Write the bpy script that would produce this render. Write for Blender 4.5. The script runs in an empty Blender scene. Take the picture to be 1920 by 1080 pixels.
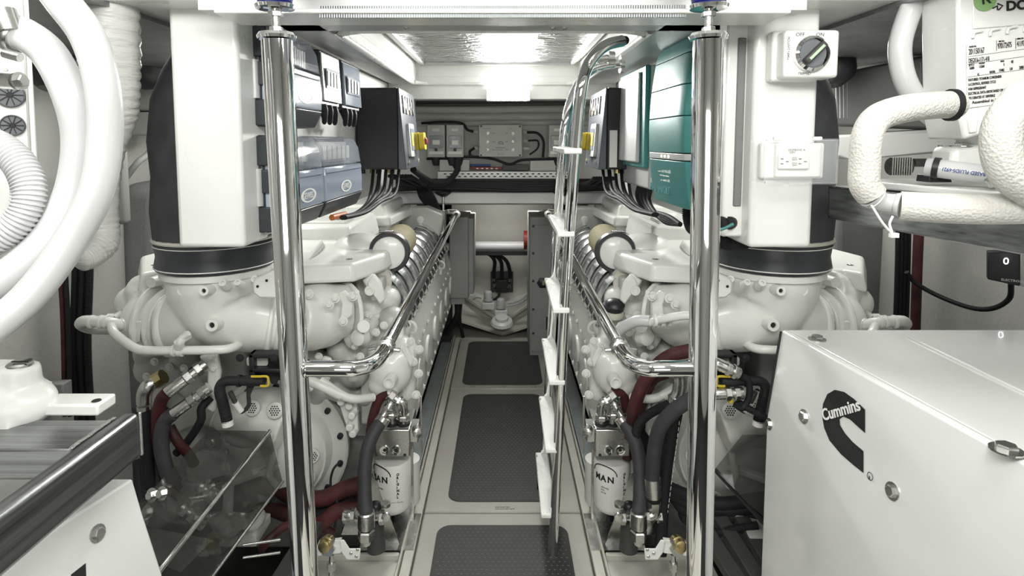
import bpy, bmesh, math, random
from mathutils import Vector, Matrix, Quaternion
random.seed(7)
S = bpy.context.scene
COL = S.collection
F = 1100.0; CX = 942.0; CY = 355.4; PITCH = math.radians(4.66); EYE = 1.4
V = Vector
# ---------------------------------------------------------------- camera, world, lights
cd = bpy.data.cameras.new('camera'); cam = bpy.data.objects.new('camera', cd); COL.objects.link(cam)
cd.sensor_fit = 'HORIZONTAL'; cd.sensor_width = 36; cd.lens = F / 1920 * 36
cd.shift_x = 18 / 1920; cd.shift_y = -184.6 / 1920; cd.clip_start = 0.02
cam.location = (0, 0, EYE); cam.rotation_euler = (math.radians(90) - PITCH, 0, 0)
S.camera = cam
S.view_settings.view_transform = 'Standard'; S.view_settings.look = 'None'
S.view_settings.gamma = 1; S.view_settings.use_curve_mapping = False
S.view_settings.exposure = 0.72
w = bpy.data.worlds.new('world'); S.world = w; w.use_nodes = True
w.node_tree.nodes['Background'].inputs[0].default_value = (0.9, 0.95, 1.0, 1)
w.node_tree.nodes['Background'].inputs[1].default_value = 0.3
def area(name, loc, rot, sx, sy, power, col=(1, 0.985, 0.95)):
    l = bpy.data.lights.new(name, 'AREA'); l.shape = 'RECTANGLE'; l.size = sx; l.size_y = sy
    l.energy = power; l.color = col
    o = bpy.data.objects.new(name, l); COL.objects.link(o); o.location = loc
    o.rotation_euler = [math.radians(a) for a in rot]
    return o
area('cabin_and_fill_light', (0, 0.1, 1.93), (42, 0, 0), 0.9, 0.25, 13)
area('cabin_and_fill_light', (-0.75, 0.6, 1.9), (35, 0, -12), 0.3, 0.3, 3.2)
area('cabin_and_fill_light', (0.75, 0.6, 1.9), (35, 0, 12), 0.3, 0.3, 3.2)
area('cabin_and_fill_light', (-1.1, 2.4, 1.70), (0, 0, 0), 0.12, 1.2, 7)  # fill strip added above the left engine to raise the ambient light
area('cabin_and_fill_light', (1.1, 2.4, 1.70), (0, 0, 0), 0.12, 1.2, 7)  # same added fill above the right engine
area('front_fill_light', (0, -1.35, 1.15), (88, 0, 0), 1.6, 0.8, 8)  # unseen fill added behind the camera for flash-like frontal light
area('hatch_light', (0.03, 3.19, 1.70), (62, 0, 180), 0.20, 0.07, 16)
area('cabin_and_fill_light', (0.0, 4.05, 0.92), (35, 0, 0), 0.5, 0.1, 1.1)  # added fill that brightens the dark aft recess

# ---------------------------------------------------------------- helpers
def P(px, py, Y):
    u = (px - CX) / F; v = (CY - py) / F
    c, s = math.cos(PITCH), math.sin(PITCH)
    d = V((u, c + v * s, -s + v * c)); t = Y / d.y
    return V((d.x * t, Y, EYE + d.z * t))
def Z(py, Y): return P(942, py, Y).z
def X(px, py, Y): return P(px, py, Y).x
WL = {}
MX = 1
def mat(name, col, rough=0.5, metal=0.0, bump=None, var=0.0, vscale=6.0, coat=0.0, emit=None, alpha=1.0, trans=0.0, ior=1.45, spec=0.5):
    m = bpy.data.materials.new(name); m.use_nodes = True
    nt = m.node_tree; b = nt.nodes['Principled BSDF']
    b.inputs['Base Color'].default_value = (*col, 1); b.inputs['Roughness'].default_value = rough
    b.inputs['Metallic'].default_value = metal; b.inputs['Coat Weight'].default_value = coat
    b.inputs['Alpha'].default_value = alpha; b.inputs['Transmission Weight'].default_value = trans
    b.inputs['IOR'].default_value = ior; b.inputs['Specular IOR Level'].default_value = spec
    if emit: b.inputs['Emission Color'].default_value = (*emit[0], 1); b.inputs['Emission Strength'].default_value = emit[1]
    tc = nt.nodes.new('ShaderNodeTexCoord')
    if var > 0:
        n = nt.nodes.new('ShaderNodeTexNoise'); n.inputs['Scale'].default_value = vscale; n.inputs['Detail'].default_value = 6
        r = nt.nodes.new('ShaderNodeValToRGB'); r.color_ramp.elements[0].position = 0.3; r.color_ramp.elements[1].position = 0.7
        r.color_ramp.elements[0].color = (*[max(0, c * (1 - var)) for c in col], 1)
        r.color_ramp.elements[1].color = (*[min(1, c * (1 + var * 0.6)) for c in col], 1)
        if bump and len(bump) > 3:
            mq = nt.nodes.new('ShaderNodeMapping'); mq.inputs['Scale'].default_value = [a * .8 for a in bump[3]]
            nt.links.new(tc.outputs['Object'], mq.inputs['Vector']); nt.links.new(mq.outputs['Vector'], n.inputs['Vector'])
        else: nt.links.new(tc.outputs['Object'], n.inputs['Vector'])
        nt.links.new(n.outputs['Fac'], r.inputs['Fac'])
        nt.links.new(r.outputs['Color'], b.inputs['Base Color'])
        mr = nt.nodes.new('ShaderNodeMapRange'); mr.inputs['To Min'].default_value = max(0.02, rough - 0.08); mr.inputs['To Max'].default_value = min(1, rough + 0.1)
        nt.links.new(n.outputs['Fac'], mr.inputs['Value']); nt.links.new(mr.outputs['Result'], b.inputs['Roughness'])
    if bump:
        kind, sc, st = bump[:3]
        vec = tc.outputs['Object']
        if len(bump) > 3:
            mp = nt.nodes.new('ShaderNodeMapping'); mp.inputs['Scale'].default_value = bump[3]
            nt.links.new(vec, mp.inputs['Vector']); vec = mp.outputs['Vector']
        if kind == 'noise':
            t = nt.nodes.new('ShaderNodeTexNoise'); t.inputs['Scale'].default_value = sc; t.inputs['Detail'].default_value = 4; out = t.outputs['Fac']
        elif kind == 'voronoi':
            t = nt.nodes.new('ShaderNodeTexVoronoi'); t.inputs['Scale'].default_value = sc; out = t.outputs['Distance']
        else:
            t = nt.nodes.new('ShaderNodeTexWave'); t.inputs['Scale'].default_value = sc; out = t.outputs['Fac']
        nt.links.new(vec, t.inputs['Vector'])
        bp = nt.nodes.new('ShaderNodeBump'); bp.inputs['Strength'].default_value = st; bp.inputs['Distance'].default_value = bump[4] if len(bump) > 4 else 0.004
        nt.links.new(out, bp.inputs['Height']); nt.links.new(bp.outputs['Normal'], b.inputs['Normal'])
    return m
M = dict(
 white=mat('white_gelcoat', (0.78, 0.79, 0.76), 0.28, var=0.03, vscale=3, coat=0.2),
 cream=mat('cream_gelcoat', (0.54, 0.53, 0.47), 0.35, var=0.06, vscale=5, bump=('noise', 40, 0.1)),
 engine=mat('engine_paint', (0.70, 0.71, 0.67), 0.30, var=0.05, vscale=8, coat=0.25, bump=('noise', 90, 0.06)),
 engine_dark=mat('engine_grey_and_shade', (0.46, 0.47, 0.44), 0.35, var=0.12, vscale=10, bump=('noise', 60, 0.15)),  # grey castings; on the gear casing it stands in for crevice shade
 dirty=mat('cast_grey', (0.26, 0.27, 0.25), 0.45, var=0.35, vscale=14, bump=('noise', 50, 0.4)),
 chrome=mat('polished_stainless', (0.86, 0.86, 0.86), 0.05, 1.0),
 steel=mat('steel', (0.62, 0.62, 0.60), 0.25, 1.0, var=0.06, vscale=30),
 brushed=mat('brushed_aluminium', (0.36, 0.37, 0.375), 0.30, 1.0, var=0.45, vscale=2, bump=('noise', 8, 0.12, (1, 60, 60))),
 brushed_y=mat('brushed_aluminium_long', (0.33, 0.34, 0.345), 0.30, 1.0, var=0.45, vscale=2, bump=('noise', 8, 0.12, (60, 1, 60))),
 galv=mat('galvanised_bearer', (0.55, 0.60, 0.60), 0.35, 0.6, var=0.12, vscale=12),
 brass=mat('brass', (0.55, 0.45, 0.22), 0.3, 1.0),
 black=mat('black_plastic', (0.018, 0.018, 0.020), 0.4),
 rubber=mat('black_rubber', (0.016, 0.017, 0.018), 0.62, spec=0.3, bump=('noise', 120, 0.2)),
 hose=mat('dark_hose', (0.042, 0.043, 0.047), 0.6, var=0.2, vscale=30, bump=('noise', 200, 0.3)),
 redhose=mat('red_hose', (0.070, 0.018, 0.018), 0.6, var=0.85, vscale=9, bump=('noise', 200, 0.3)),
 fabric=mat('dark_fabric', (0.05, 0.052, 0.056), 0.8, var=0.35, vscale=12, bump=('noise', 25, 0.7)),
 greywall=mat('grey_lining', (0.20, 0.205, 0.20), 0.85, var=0.1, vscale=4, bump=('noise', 150, 0.6)),
 palewall=mat('pale_lining', (0.52, 0.52, 0.49), 0.7, var=0.08, vscale=3, bump=('noise', 60, 0.5)),
 hoseW=mat('white_hose', (0.54, 0.55, 0.55), 0.30, coat=0.3, bump=('noise', 30, 0.08)),
 wrap=mat('white_shrink_wrap', (0.57, 0.57, 0.55), 0.30, bump=('noise', 22, 0.7, (1, 1, 4), 0.008)),
 braid=mat('white_woven_insulation', (0.56, 0.55, 0.51), 0.75, bump=('voronoi', 200, 0.42)),
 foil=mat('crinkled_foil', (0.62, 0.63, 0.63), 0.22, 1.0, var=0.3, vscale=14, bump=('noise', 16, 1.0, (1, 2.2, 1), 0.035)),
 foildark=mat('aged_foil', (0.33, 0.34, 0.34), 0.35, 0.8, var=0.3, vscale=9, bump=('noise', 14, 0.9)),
 foiltape=mat('foil_tape', (0.22, 0.235, 0.235), 0.45, 0.7, bump=('wave', 60, 0.25)),
 cover=mat('grey_panel_plastic', (0.035, 0.040, 0.045), 0.35),
 smoked=mat('smoked_window', (0.33, 0.38, 0.46), 0.12, coat=0.5),
 smokedlid=mat('clear_window', (0.42, 0.46, 0.53), 0.08, coat=0.6, alpha=0.45),
 cab=mat('black_cabinet', (0.022, 0.022, 0.024), 0.5, bump=('noise', 250, 0.3)),
 door=mat('slate_door', (0.085, 0.095, 0.11), 0.35, 0.3),
 yellow=mat('yellow_plastic', (0.55, 0.42, 0.03), 0.4),
 red=mat('red_plastic', (0.20, 0.02, 0.015), 0.4),
 teal=mat('teal_casing', (0.055, 0.215, 0.205), 0.36, 0.1),
 teallight=mat('teal_front', (0.16, 0.40, 0.40), 0.3, 0.25),
 silver=mat('silver_casing', (0.50, 0.51, 0.50), 0.4, 0.3),
 boxgrey=mat('grey_enclosure', (0.45, 0.455, 0.43), 0.5),
 cabgrey=mat('grey_cabinet', (0.29, 0.295, 0.28), 0.55, bump=('noise', 200, 0.2)),
 matblack=mat('anti_slip_mat', (0.040, 0.040, 0.038), 0.6, var=0.12, vscale=6),
 label=mat('white_label', (0.75, 0.75, 0.72), 0.5),
 ink=mat('black_print', (0.015, 0.015, 0.015), 0.6),
 greyink=mat('grey_print', (0.12, 0.12, 0.12), 0.6),
 whiteink=mat('white_print', (0.8, 0.8, 0.78), 0.5),
 blueink=mat('blue_print', (0.03, 0.06, 0.22), 0.6),
 green=mat('green_sticker', (0.25, 0.42, 0.17), 0.5),
 blue=mat('blue_rubber', (0.01, 0.015, 0.16), 0.3),
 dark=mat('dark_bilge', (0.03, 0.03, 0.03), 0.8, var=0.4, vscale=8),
 lamp=mat('lamp_glow', (1, 1, 1), 0.5, emit=((1, 0.99, 0.96), 60.0)),
 led=mat('led_glow', (1, 0.9, 0.5), 0.5, emit=((1, 0.9, 0.5), 3.0)),
 digit=mat('digit_glow', (1, 1, 1), 0.5, emit=((0.95, 0.97, 1), 3.0)),
 glass=mat('clear_cover', (0.93, 0.96, 0.96), 0.04, alpha=0.10, coat=0.3),
 acrylic=mat('tinted_acrylic', (0.06, 0.063, 0.055), 0.04, alpha=0.45, coat=1.0),
 chromefin=mat('chrome_fin', (0.78, 0.79, 0.80), 0.24, 1.0),
 mesh=mat('olive_filter_mesh', (0.21, 0.19, 0.10), 0.6, bump=('voronoi', 260, 0.9)),
 genset=mat('genset_paint', (0.72, 0.73, 0.71), 0.16, coat=0.5, bump=('noise', 6, 0.05)),
 louvre=mat('louvre_grey', (0.30, 0.305, 0.30), 0.6), orange=mat('orange_sleeve', (0.5, 0.16, 0.04), 0.5), pebble=mat('soft_green_mark', (0.45, 0.6, 0.4), 0.5),
 walk=mat('walkway_gelcoat', (0.40, 0.39, 0.345), 0.38, var=0.08, vscale=5, bump=('noise', 40, 0.1)),
 greyplast=mat('grey_rubber', (0.13, 0.14, 0.15), 0.45),
 hinge=mat('dark_grey_iron', (0.07, 0.07, 0.068), 0.55, 0.3),
)
def quat(axis):
    return V(axis).normalized().to_track_quat('Z', 'Y')
class MB:
    def __init__(s): s.v = []; s.f = []
    def add(s, vs, fs):
        o = len(s.v); s.v += [V(a) for a in vs]; s.f += [tuple(i + o for i in f) for f in fs]; return s
    def hexa(s, p):
        return s.add(p, [(0, 3, 2, 1), (4, 5, 6, 7), (0, 1, 5, 4), (1, 2, 6, 5), (2, 3, 7, 6), (3, 0, 4, 7)])
    def bx(s, x0, x1, y0, y1, z0, z1):
        return s.hexa([V((x0, y0, z0)), V((x1, y0, z0)), V((x1, y1, z0)), V((x0, y1, z0)), V((x0, y0, z1)), V((x1, y0, z1)), V((x1, y1, z1)), V((x0, y1, z1))])
    def box(s, c, size, q=None):
        c = V(c); h = V(size) / 2; q = q or Quaternion()
        return s.hexa([c + q @ V((sx * h.x, sy * h.y, sz * h.z)) for sz in (-1, 1) for sx, sy in ((-1, -1), (1, -1), (1, 1), (-1, 1))])
    def beam(s, p0, p1, w, h, up=(0, 0, 1)):
        p0, p1 = V(p0), V(p1); d = (p1 - p0).normalized(); u = V(up); r = d.cross(u).normalized(); u = r.cross(d)
        return s.hexa([p + r * a * w / 2 + u * b * h / 2 for p in (p0, p1) for a, b in ((-1, -1), (1, -1), (1, 1), (-1, 1))])
    def prism(s, poly, d):
        n = len(poly); d = V(d); a = [V(p) for p in poly]; b = [p + d for p in a]
        return s.add(a + b, [tuple(range(n))[::-1], tuple(range(n, 2 * n))] + [(i, (i + 1) % n, n + (i + 1) % n, n + i) for i in range(n)])
    def rings(s, rs, caps=True):
        n = len(rs[0]); vs = [p for r in rs for p in r]; fs = []
        for k in range(len(rs) - 1):
            for i in range(n):
                j = (i + 1) % n; fs.append((k * n + i, k * n + j, (k + 1) * n + j, (k + 1) * n + i))
        if caps: fs += [tuple(range(n))[::-1], tuple(range((len(rs) - 1) * n, len(rs) * n))]
        return s.add(vs, fs)
    def lathe(s, p0, axis, prof, n=20, caps=True, sq=(1, 1)):
        q = quat(axis); p0 = V(p0); rs = []
        for t, r in prof:
            r = max(r, 1e-4)
            rs.append([p0 + q @ V((math.cos(2 * math.pi * i / n) * r * sq[0], math.sin(2 * math.pi * i / n) * r * sq[1], t)) for i in range(n)])
        return s.rings(rs, caps)
    def cyl(s, p0, p1, r0, r1=None, n=16):
        p0, p1 = V(p0), V(p1)
        return s.lathe(p0, p1 - p0, [(0, r0), ((p1 - p0).length, r0 if r1 is None else r1)], n)
    def path(s, pts, sub=6):
        pts = [V(p) for p in pts]; out = []
        if len(pts) < 3: return pts
        e = [pts[0] * 2 - pts[1]] + pts + [pts[-1] * 2 - pts[-2]]
        for i in range(1, len(e) - 2):
            a, b, c, d = e[i - 1:i + 3]
            for k in range(sub):
                t = k / sub
                out.append(0.5 * ((2 * b) + (c - a) * t + (2 * a - 5 * b + 4 * c - d) * t * t + (-a + 3 * b - 3 * c + d) * t ** 3))
        return out + [pts[-1]]
    def tube(s, pts, r, n=12, sub=6, rmod=None, caps=True):
        pp = s.path(pts, sub); m = len(pp)
        rr = [r] * m if not isinstance(r, (list, tuple)) else None
        if rr is None:
            rr = []
            for i in range(m):
                t = i / (m - 1) * (len(r) - 1); k = min(int(t), len(r) - 2); rr.append(r[k] + (r[k + 1] - r[k]) * (t - k))
        if rmod: rr = [a * rmod(i, m) for i, a in enumerate(rr)]
        t0 = (pp[1] - pp[0]).normalized(); u = t0.orthogonal().normalized(); rs = []
        for i in range(m):
            t = (pp[min(i + 1, m - 1)] - pp[max(i - 1, 0)]).normalized()
            u = (u - t * u.dot(t)).normalized(); w_ = t.cross(u)
            rs.append([pp[i] + (u * math.cos(2 * math.pi * k / n) + w_ * math.sin(2 * math.pi * k / n)) * rr[i] for k in range(n)])
        return s.rings(rs, caps)
    def corr(s, pts, r, pitch=0.008, amp=0.08, n=14):
        pp = s.path(pts, 10); L = [0]
        for a, b in zip(pp, pp[1:]): L.append(L[-1] + (b - a).length)
        N = int(L[-1] / pitch) * 4; out = []; k = 0
        for i in range(N + 1):
            t = L[-1] * i / N
            while k < len(L) - 2 and L[k + 1] < t: k += 1
            out.append(pp[k].lerp(pp[k + 1], min(1, (t - L[k]) / max(1e-9, L[k + 1] - L[k]))))
        return s.tube_raw(out, [r * (1 + (amp if i % 4 in (0, 1) else -amp)) for i in range(N + 1)], n)
    def tube_raw(s, pp, rr, n):
        u = (pp[1] - pp[0]).orthogonal().normalized(); rs = []; m = len(pp)
        for i in range(m):
            t = (pp[min(i + 1, m - 1)] - pp[max(i - 1, 0)]).normalized()
            u = (u - t * u.dot(t)).normalized(); w_ = t.cross(u)
            rs.append([pp[i] + (u * math.cos(2 * math.pi * k / n) + w_ * math.sin(2 * math.pi * k / n)) * rr[i] for k in range(n)])
        return s.rings(rs)
    def ell(s, c, r, n=18, m=10):
        c = V(c); r = V(r) if hasattr(r, '__len__') else V((r, r, r)); rs = []
        for k in range(m + 1):
            a = -math.pi / 2 + math.pi * k / m; cr = max(math.cos(a), 1e-3)
            rs.append([c + V((math.cos(2 * math.pi * i / n) * cr * r.x, math.sin(2 * math.pi * i / n) * cr * r.y, math.sin(a) * r.z)) for i in range(n)])
        return s.rings(rs)
    def torus(s, c, axis, R, r, n=24, m=8):
        q = quat(axis); c = V(c); vs = []; fs = []
        for i in range(n):
            a = 2 * math.pi * i / n
            for k in range(m):
                b = 2 * math.pi * k / m; rad = R + r * math.cos(b)
                vs.append(c + q @ V((math.cos(a) * rad, math.sin(a) * rad, r * math.sin(b))))
        for i in range(n):
            for k in range(m):
                fs.append((i * m + k, ((i + 1) % n) * m + k, ((i + 1) % n) * m + (k + 1) % m, i * m + (k + 1) % m))
        return s.add(vs, fs)
    def plate(s, c, axis, w, h, t, rc=0.01, up=(0, 0, 1), k=5):
        """rounded-corner plate, centre c, normal axis"""
        a = V(axis).normalized(); r = V(up).cross(a).normalized(); u = a.cross(r); c = V(c); poly = []
        for sx, sy, a0 in ((1, 1, 0), (-1, 1, 90), (-1, -1, 180), (1, -1, 270)):
            for i in range(k + 1):
                g = math.radians(a0 + 90 * i / k)
                poly.append(c + r * (sx * (w / 2 - rc) + math.cos(g) * rc) + u * (sy * (h / 2 - rc) + math.sin(g) * rc) - a * t / 2)
        return s.prism(poly, a * t)
    def hexnut(s, c, axis, r, h, washer=False):
        s.lathe(c, axis, [(0, r), (h * 0.85, r), (h, r * 0.85)], 6)
        if washer: s.lathe(c, axis, [(0, r * 1.45), (h * 0.2, r * 1.45)], 16)
        return s
    def build(s, name, m, parent=None, bevel=0, remesh=0, smooth=True, ang=38, kind=None, subsurf=0, bseg=2):
        vs = [V((a.x * MX, a.y, a.z)) for a in s.v]
        lo = V((min(a.x for a in vs), min(a.y for a in vs), min(a.z for a in vs)))
        hi = V((max(a.x for a in vs), max(a.y for a in vs), max(a.z for a in vs)))
        c = (lo + hi) / 2 if parent else V(((lo.x + hi.x) / 2, (lo.y + hi.y) / 2, lo.z))
        me = bpy.data.meshes.new(name); me.from_pydata([a - c for a in vs], [], s.f)
        bm = bmesh.new(); bm.from_mesh(me); bmesh.ops.recalc_face_normals(bm, faces=bm.faces); bm.to_mesh(me); bm.free()
        if smooth:
            for p in me.polygons: p.use_smooth = True
            me.set_sharp_from_angle(angle=math.radians(ang))
        me.materials.append(M[m])
        o = bpy.data.objects.new(name, me); COL.objects.link(o)
        place(o, c, parent)
        if remesh:
            r = o.modifiers.new('remesh', 'REMESH'); r.mode = 'VOXEL'; r.voxel_size = remesh; r.use_smooth_shade = True
            q = o.modifiers.new('smooth', 'SMOOTH'); q.factor = 0.8; q.iterations = 5
        if bevel:
            b = o.modifiers.new('bevel', 'BEVEL'); b.width = bevel; b.segments = bseg; b.limit_method = 'ANGLE'; b.angle_limit = math.radians(30)
            b.harden_normals = False
        if kind: o['kind'] = kind
        return o
def place(o, wl, parent):
    WL[o.name] = V(wl)
    if parent: o.parent = parent; o.location = V(wl) - WL[parent.name]
    else: o.location = wl
def thing(name, label, cat, loc, group=None):
    o = bpy.data.objects.new(name, None); COL.objects.link(o); o.empty_display_size = 0.05
    loc = V(loc); loc = V((loc.x * MX, loc.y, loc.z))
    place(o, loc, None); o['label'] = label; o['category'] = cat
    if group: o['group'] = group
    return o
def tag(o, label, cat, group=None):
    o['label'] = label; o['category'] = cat
    if group: o['group'] = group
    return o
def lab(o, label): o['label'] = label; return o
def struct(name, mb, m, parent=None, **k):
    o = mb.build(name, m, parent, **k)
    if not parent: o['kind'] = 'structure'
    return o
CACHE = {}
def bolt(c, axis, r=0.008, h=0.007, m='steel', parent=None, name='bolt', washer=True):
    """a hex bolt sharing one mesh"""
    key = (round(r, 4), round(h, 4), m, washer)
    if key not in CACHE:
        b = MB().lathe((0, 0, 0), (0, 0, 1), [(0, r), (h * 0.85, r), (h, r * 0.85)], 6)
        if washer: b.lathe((0, 0, 0), (0, 0, 1), [(0, r * 1.5), (h * 0.25, r * 1.5)], 14)
        me = bpy.data.meshes.new(name); me.from_pydata(b.v, [], b.f); me.materials.append(M[m]); CACHE[key] = me
    o = bpy.data.objects.new(name, CACHE[key]); COL.objects.link(o)
    c = V(c); c = V((c.x * MX, c.y, c.z)); a = V(axis); a = V((a.x * MX, a.y, a.z))
    o.rotation_mode = 'QUATERNION'; o.rotation_quaternion = quat(a); place(o, c, parent)
    return o
def text(s, size, origin, xd, yd, m, parent, name='lettering', ext=0.0003, off=0.0, sx=1.0, align='LEFT'):
    cu = bpy.data.curves.new('t', 'FONT'); cu.body = s; cu.size = size; cu.extrude = ext; cu.offset = off; cu.align_x = align
    cu.resolution_u = 3
    t = bpy.data.objects.new('t', cu); COL.objects.link(t)
    dg = bpy.context.evaluated_depsgraph_get(); me = bpy.data.meshes.new_from_object(t.evaluated_get(dg))
    bpy.data.objects.remove(t); xd = V(xd).normalized(); yd = V(yd); yd = (yd - xd * yd.dot(xd)).normalized(); zd = xd.cross(yd); origin = V(origin)
    me.transform(Matrix(((xd.x * sx, yd.x, zd.x, 0), (xd.y * sx, yd.y, zd.y, 0), (xd.z * sx, yd.z, zd.z, 0), (0, 0, 0, 1))))
    me.materials.clear(); me.materials.append(M[m])
    o = bpy.data.objects.new(name, me); COL.objects.link(o); place(o, origin, parent)
    return o
# ================================================================ STRUCTURE
CZ = 1.72
struct('floor', MB().bx(-2.3, 2.3, -1.5, 5.6, -0.42, -0.36), 'dark')
struct('wall_left', MB().bx(-1.86, -1.80, -1.5, 5.6, -0.4, 2.2), 'palewall')
struct('wall_right', MB().bx(1.80, 1.86, -1.5, 5.6, -0.4, 2.2), 'palewall')
struct('wall_front', MB().bx(-1.9, 1.9, -1.5, -1.44, -0.4, 2.2), 'white')
struct('wall_back', MB().bx(-1.9, 1.9, 4.95, 5.0, -0.4, 2.2), 'cream')
b = MB()          # ceiling with the hatch opening
HX0, HX1, HY0, HY1 = -0.465, 0.41, 1.70, 3.20
b.bx(-1.86, HX0, 1.36, 5.0, CZ, CZ + 0.03).bx(HX1, 1.86, 1.36, 5.0, CZ, CZ + 0.03).bx(HX0, HX1, 1.36, HY0, CZ, CZ + 0.03).bx(HX0, HX1, HY1, 5.0, CZ, CZ + 0.03)
b.bx(-1.86, 1.86, -1.5, 1.36, 2.05, 2.09)
struct('ceiling', b, 'white')
struct('trim_1', MB().bx(-0.66, 0.66, 1.30, 1.36, CZ - 0.035, 2.05), 'silver')       # coaming at the fore edge
struct('trim_1_lip', MB().bx(-0.62, 0.62, 1.285, 1.42, CZ - 0.045, CZ - 0.035), 'white', bevel=0.003).name = 'trim_2'
o = struct('trim_3', MB().prism([P(600, 12, 1.295), P(1285, 10, 1.295), P(1285, 33, 1.295), P(600, 34, 1.295)], (0, -0.004, 0)), 'foiltape')
# hatch coaming frame: inner upstand and rolled rim
b = MB()
for x0, x1, y0, y1 in ((HX0 - .02, HX0, HY0, HY1), (HX1, HX1 + .02, HY0, HY1), (HX0, HX1, HY0 - .02, HY0), (HX0, HX1, HY1, HY1 + .02)):
    b.bx(x0, x1, y0, y1, CZ + 0.0305, CZ + 0.13)
struct('trim_4', b, 'white')
rim = []
for cx, cy, a0 in ((HX1 - .1, HY1 - .1, 0), (HX0 + .1, HY1 - .1, 90), (HX0 + .1, HY0 + .1, 180), (HX1 - .1, HY0 + .1, 270)):
    for k in range(5):
        a = math.radians(a0 + 90 * k / 4); rim.append(V((cx + .115 * math.cos(a), cy + .115 * math.sin(a), CZ - 0.004)))
struct('trim_5', MB().tube(rim + [rim[0]], 0.012, 10, 2, caps=False), 'white')
# soffit channel around the opening (grey)
struct('trim_6', MB().bx(-0.60, HX0 - 0.02, 1.42, 3.2, CZ - 0.012, CZ).bx(HX1 + 0.02, 0.60, 1.42, 3.2, CZ - 0.012, CZ).bx(-0.6, 0.6, 1.42, HY0 - 0.03, CZ - 0.012, CZ), 'silver', bevel=0.003)
h = thing('hatch_lid', 'foil-lined hatch lid over the walkway, above the ladder top', 'hatch', (0, 2.45, CZ + 0.10))
MB().bx(HX0 + .003, HX1 - .003, HY0 + .003, HY1 - .003, CZ + 0.105, CZ + 0.125).build('lid_board', 'white', h)
N = 26; vs = []; fs = []
for i in range(N + 1):
    for j in range(N + 1):
        vs.append((HX0 + .03 + (HX1 - HX0 - .06) * i / N, HY0 + .03 + (HY1 - HY0 - .06) * j / N, CZ + 0.098 + 0.0022 * random.uniform(-1, 1)))
for i in range(N):
    for j in range(N):
        a = i * (N + 1) + j; fs.append((a, a + 1, a + N + 2, a + N + 1))
MB().add(vs, fs).build('foil_lining', 'foil', h, ang=180)
MB().bx(HX0 + .03, HX0 + .05, HY0 + .02, HY1 - .02, CZ + .085, CZ + .100).bx(HX1 - .05, HX1 - .03, HY0 + .02, HY1 - .02, CZ + .085, CZ + .100).bx(HX0 + .05, HX1 - .05, HY1 - .05, HY1 - .03, CZ + .085, CZ + .100).build('edge_batten', 'silver', h, bevel=.002)
for px in (1036, 1058, 762): bolt(P(px, 47, 1.62), (0, 0, -1), .008, .012, parent=h, name='latch_bolt')
# far deck beam carrying the flood light
struct('trim_7', MB().bx(-0.62, 0.62, 3.22, 3.34, Z(186, 3.22), CZ - 0.001), 'white', bevel=0.004)
struct('trim_8', MB().bx(-0.62, 0.62, 3.34, 3.60, Z(178, 3.34), CZ - 0.001), 'boxgrey')
L = thing('flood_light', 'switched-on flood light glaring on the deck beam beyond the hatch', 'lamp', P(952, 182, 3.19))
MB().bx(X(912, 180, 3.2), X(994, 180, 3.2), 3.18, 3.22, Z(190, 3.2), Z(168, 3.2)).build('lamp_housing', 'white', L, bevel=.004)
MB().bx(X(918, 180, 3.17), X(988, 180, 3.17), 3.172, 3.18, Z(187, 3.17), Z(171, 3.17)).build('lamp_lens', 'lamp', L)
# upper bulkhead behind the equipment
yb = 3.62
struct('trim_9', MB().bx(-0.80, 0.80, yb, yb + .05, Z(358, yb), CZ), 'boxgrey')
b = MB()          # quilted insulation folds across the bulkhead
for y0, y1 in ((196, 212), (211, 226), (225, 236)):
    z0, z1 = Z(y1, yb), Z(y0, yb); c = (z0 + z1) / 2
    b.tube([(-.62, yb, c), (-.2, yb - .004, c - .003), (.2, yb, c + .002), (.62, yb - .002, c)], (z1 - z0) * .55, 10)
struct('trim_10', b, 'boxgrey')
struct('trim_11', MB().bx(-0.95, 0.95, 3.50, 3.72, Z(383, 3.5), Z(360, 3.5)), 'silver', bevel=.008)      # grey deck girder
struct('trim_12', MB().bx(-0.95, 0.95, 3.72, 4.9, Z(384, 3.72), Z(384, 3.72) + .03), 'cream')
# recess aft: cream moulded hull V at the end
struct('wall_aft_recess', MB().bx(-0.9, 0.9, 4.55, 4.62, 0.1, 1.2), 'cream').name = 'wall_aft'
b = MB()
prof = [(4.20, 0.02), (4.28, 0.01), (4.40, 0.06), (4.50, 0.20), (4.56, 0.34)]
for i in range(len(prof) - 1):
    (y0, z0), (y1, z1) = prof[i:i + 2]
    for sgn in (-1, 1):
        b.add([(0, y0, z0 - .04), (sgn * .42, y0, z0 + .10), (sgn * .42, y1, z1 + .10), (0, y1, z1 - .04)], [(0, 1, 2, 3)])
b.bx(-.42, .42, 4.1, 4.6, -.3, -.04)
struct('floor_aft', b, 'cream')
b = MB()
for sgn in (-1, 1):
    b.prism([(0, 4.30, .03), (sgn * .3, 4.42, .20), (sgn * .3, 4.47, .22), (0, 4.37, .05)], (0, 0, .03))
struct('trim_13', b, 'cream', bevel=.006)
# exhaust trunk casings (side walls of the walkway overhead)
def wallx(Y): return -0.665 + 0.025 * (Y - 1.55)
zb = Z(465, 1.45)
for sgn, nm in ((1, 'wall_trunk_left'), (-1, 'wall_trunk_right')):
    MX = sgn
    struct(nm, MB().prism([(wallx(1.52), 1.52, zb), (wallx(3.4), 3.4, zb), (wallx(3.4) - .025, 3.4, zb), (wallx(1.52) - .025, 1.52, zb)], (0, 0, CZ - zb)), 'white', bevel=.008)
MX = 1
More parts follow.
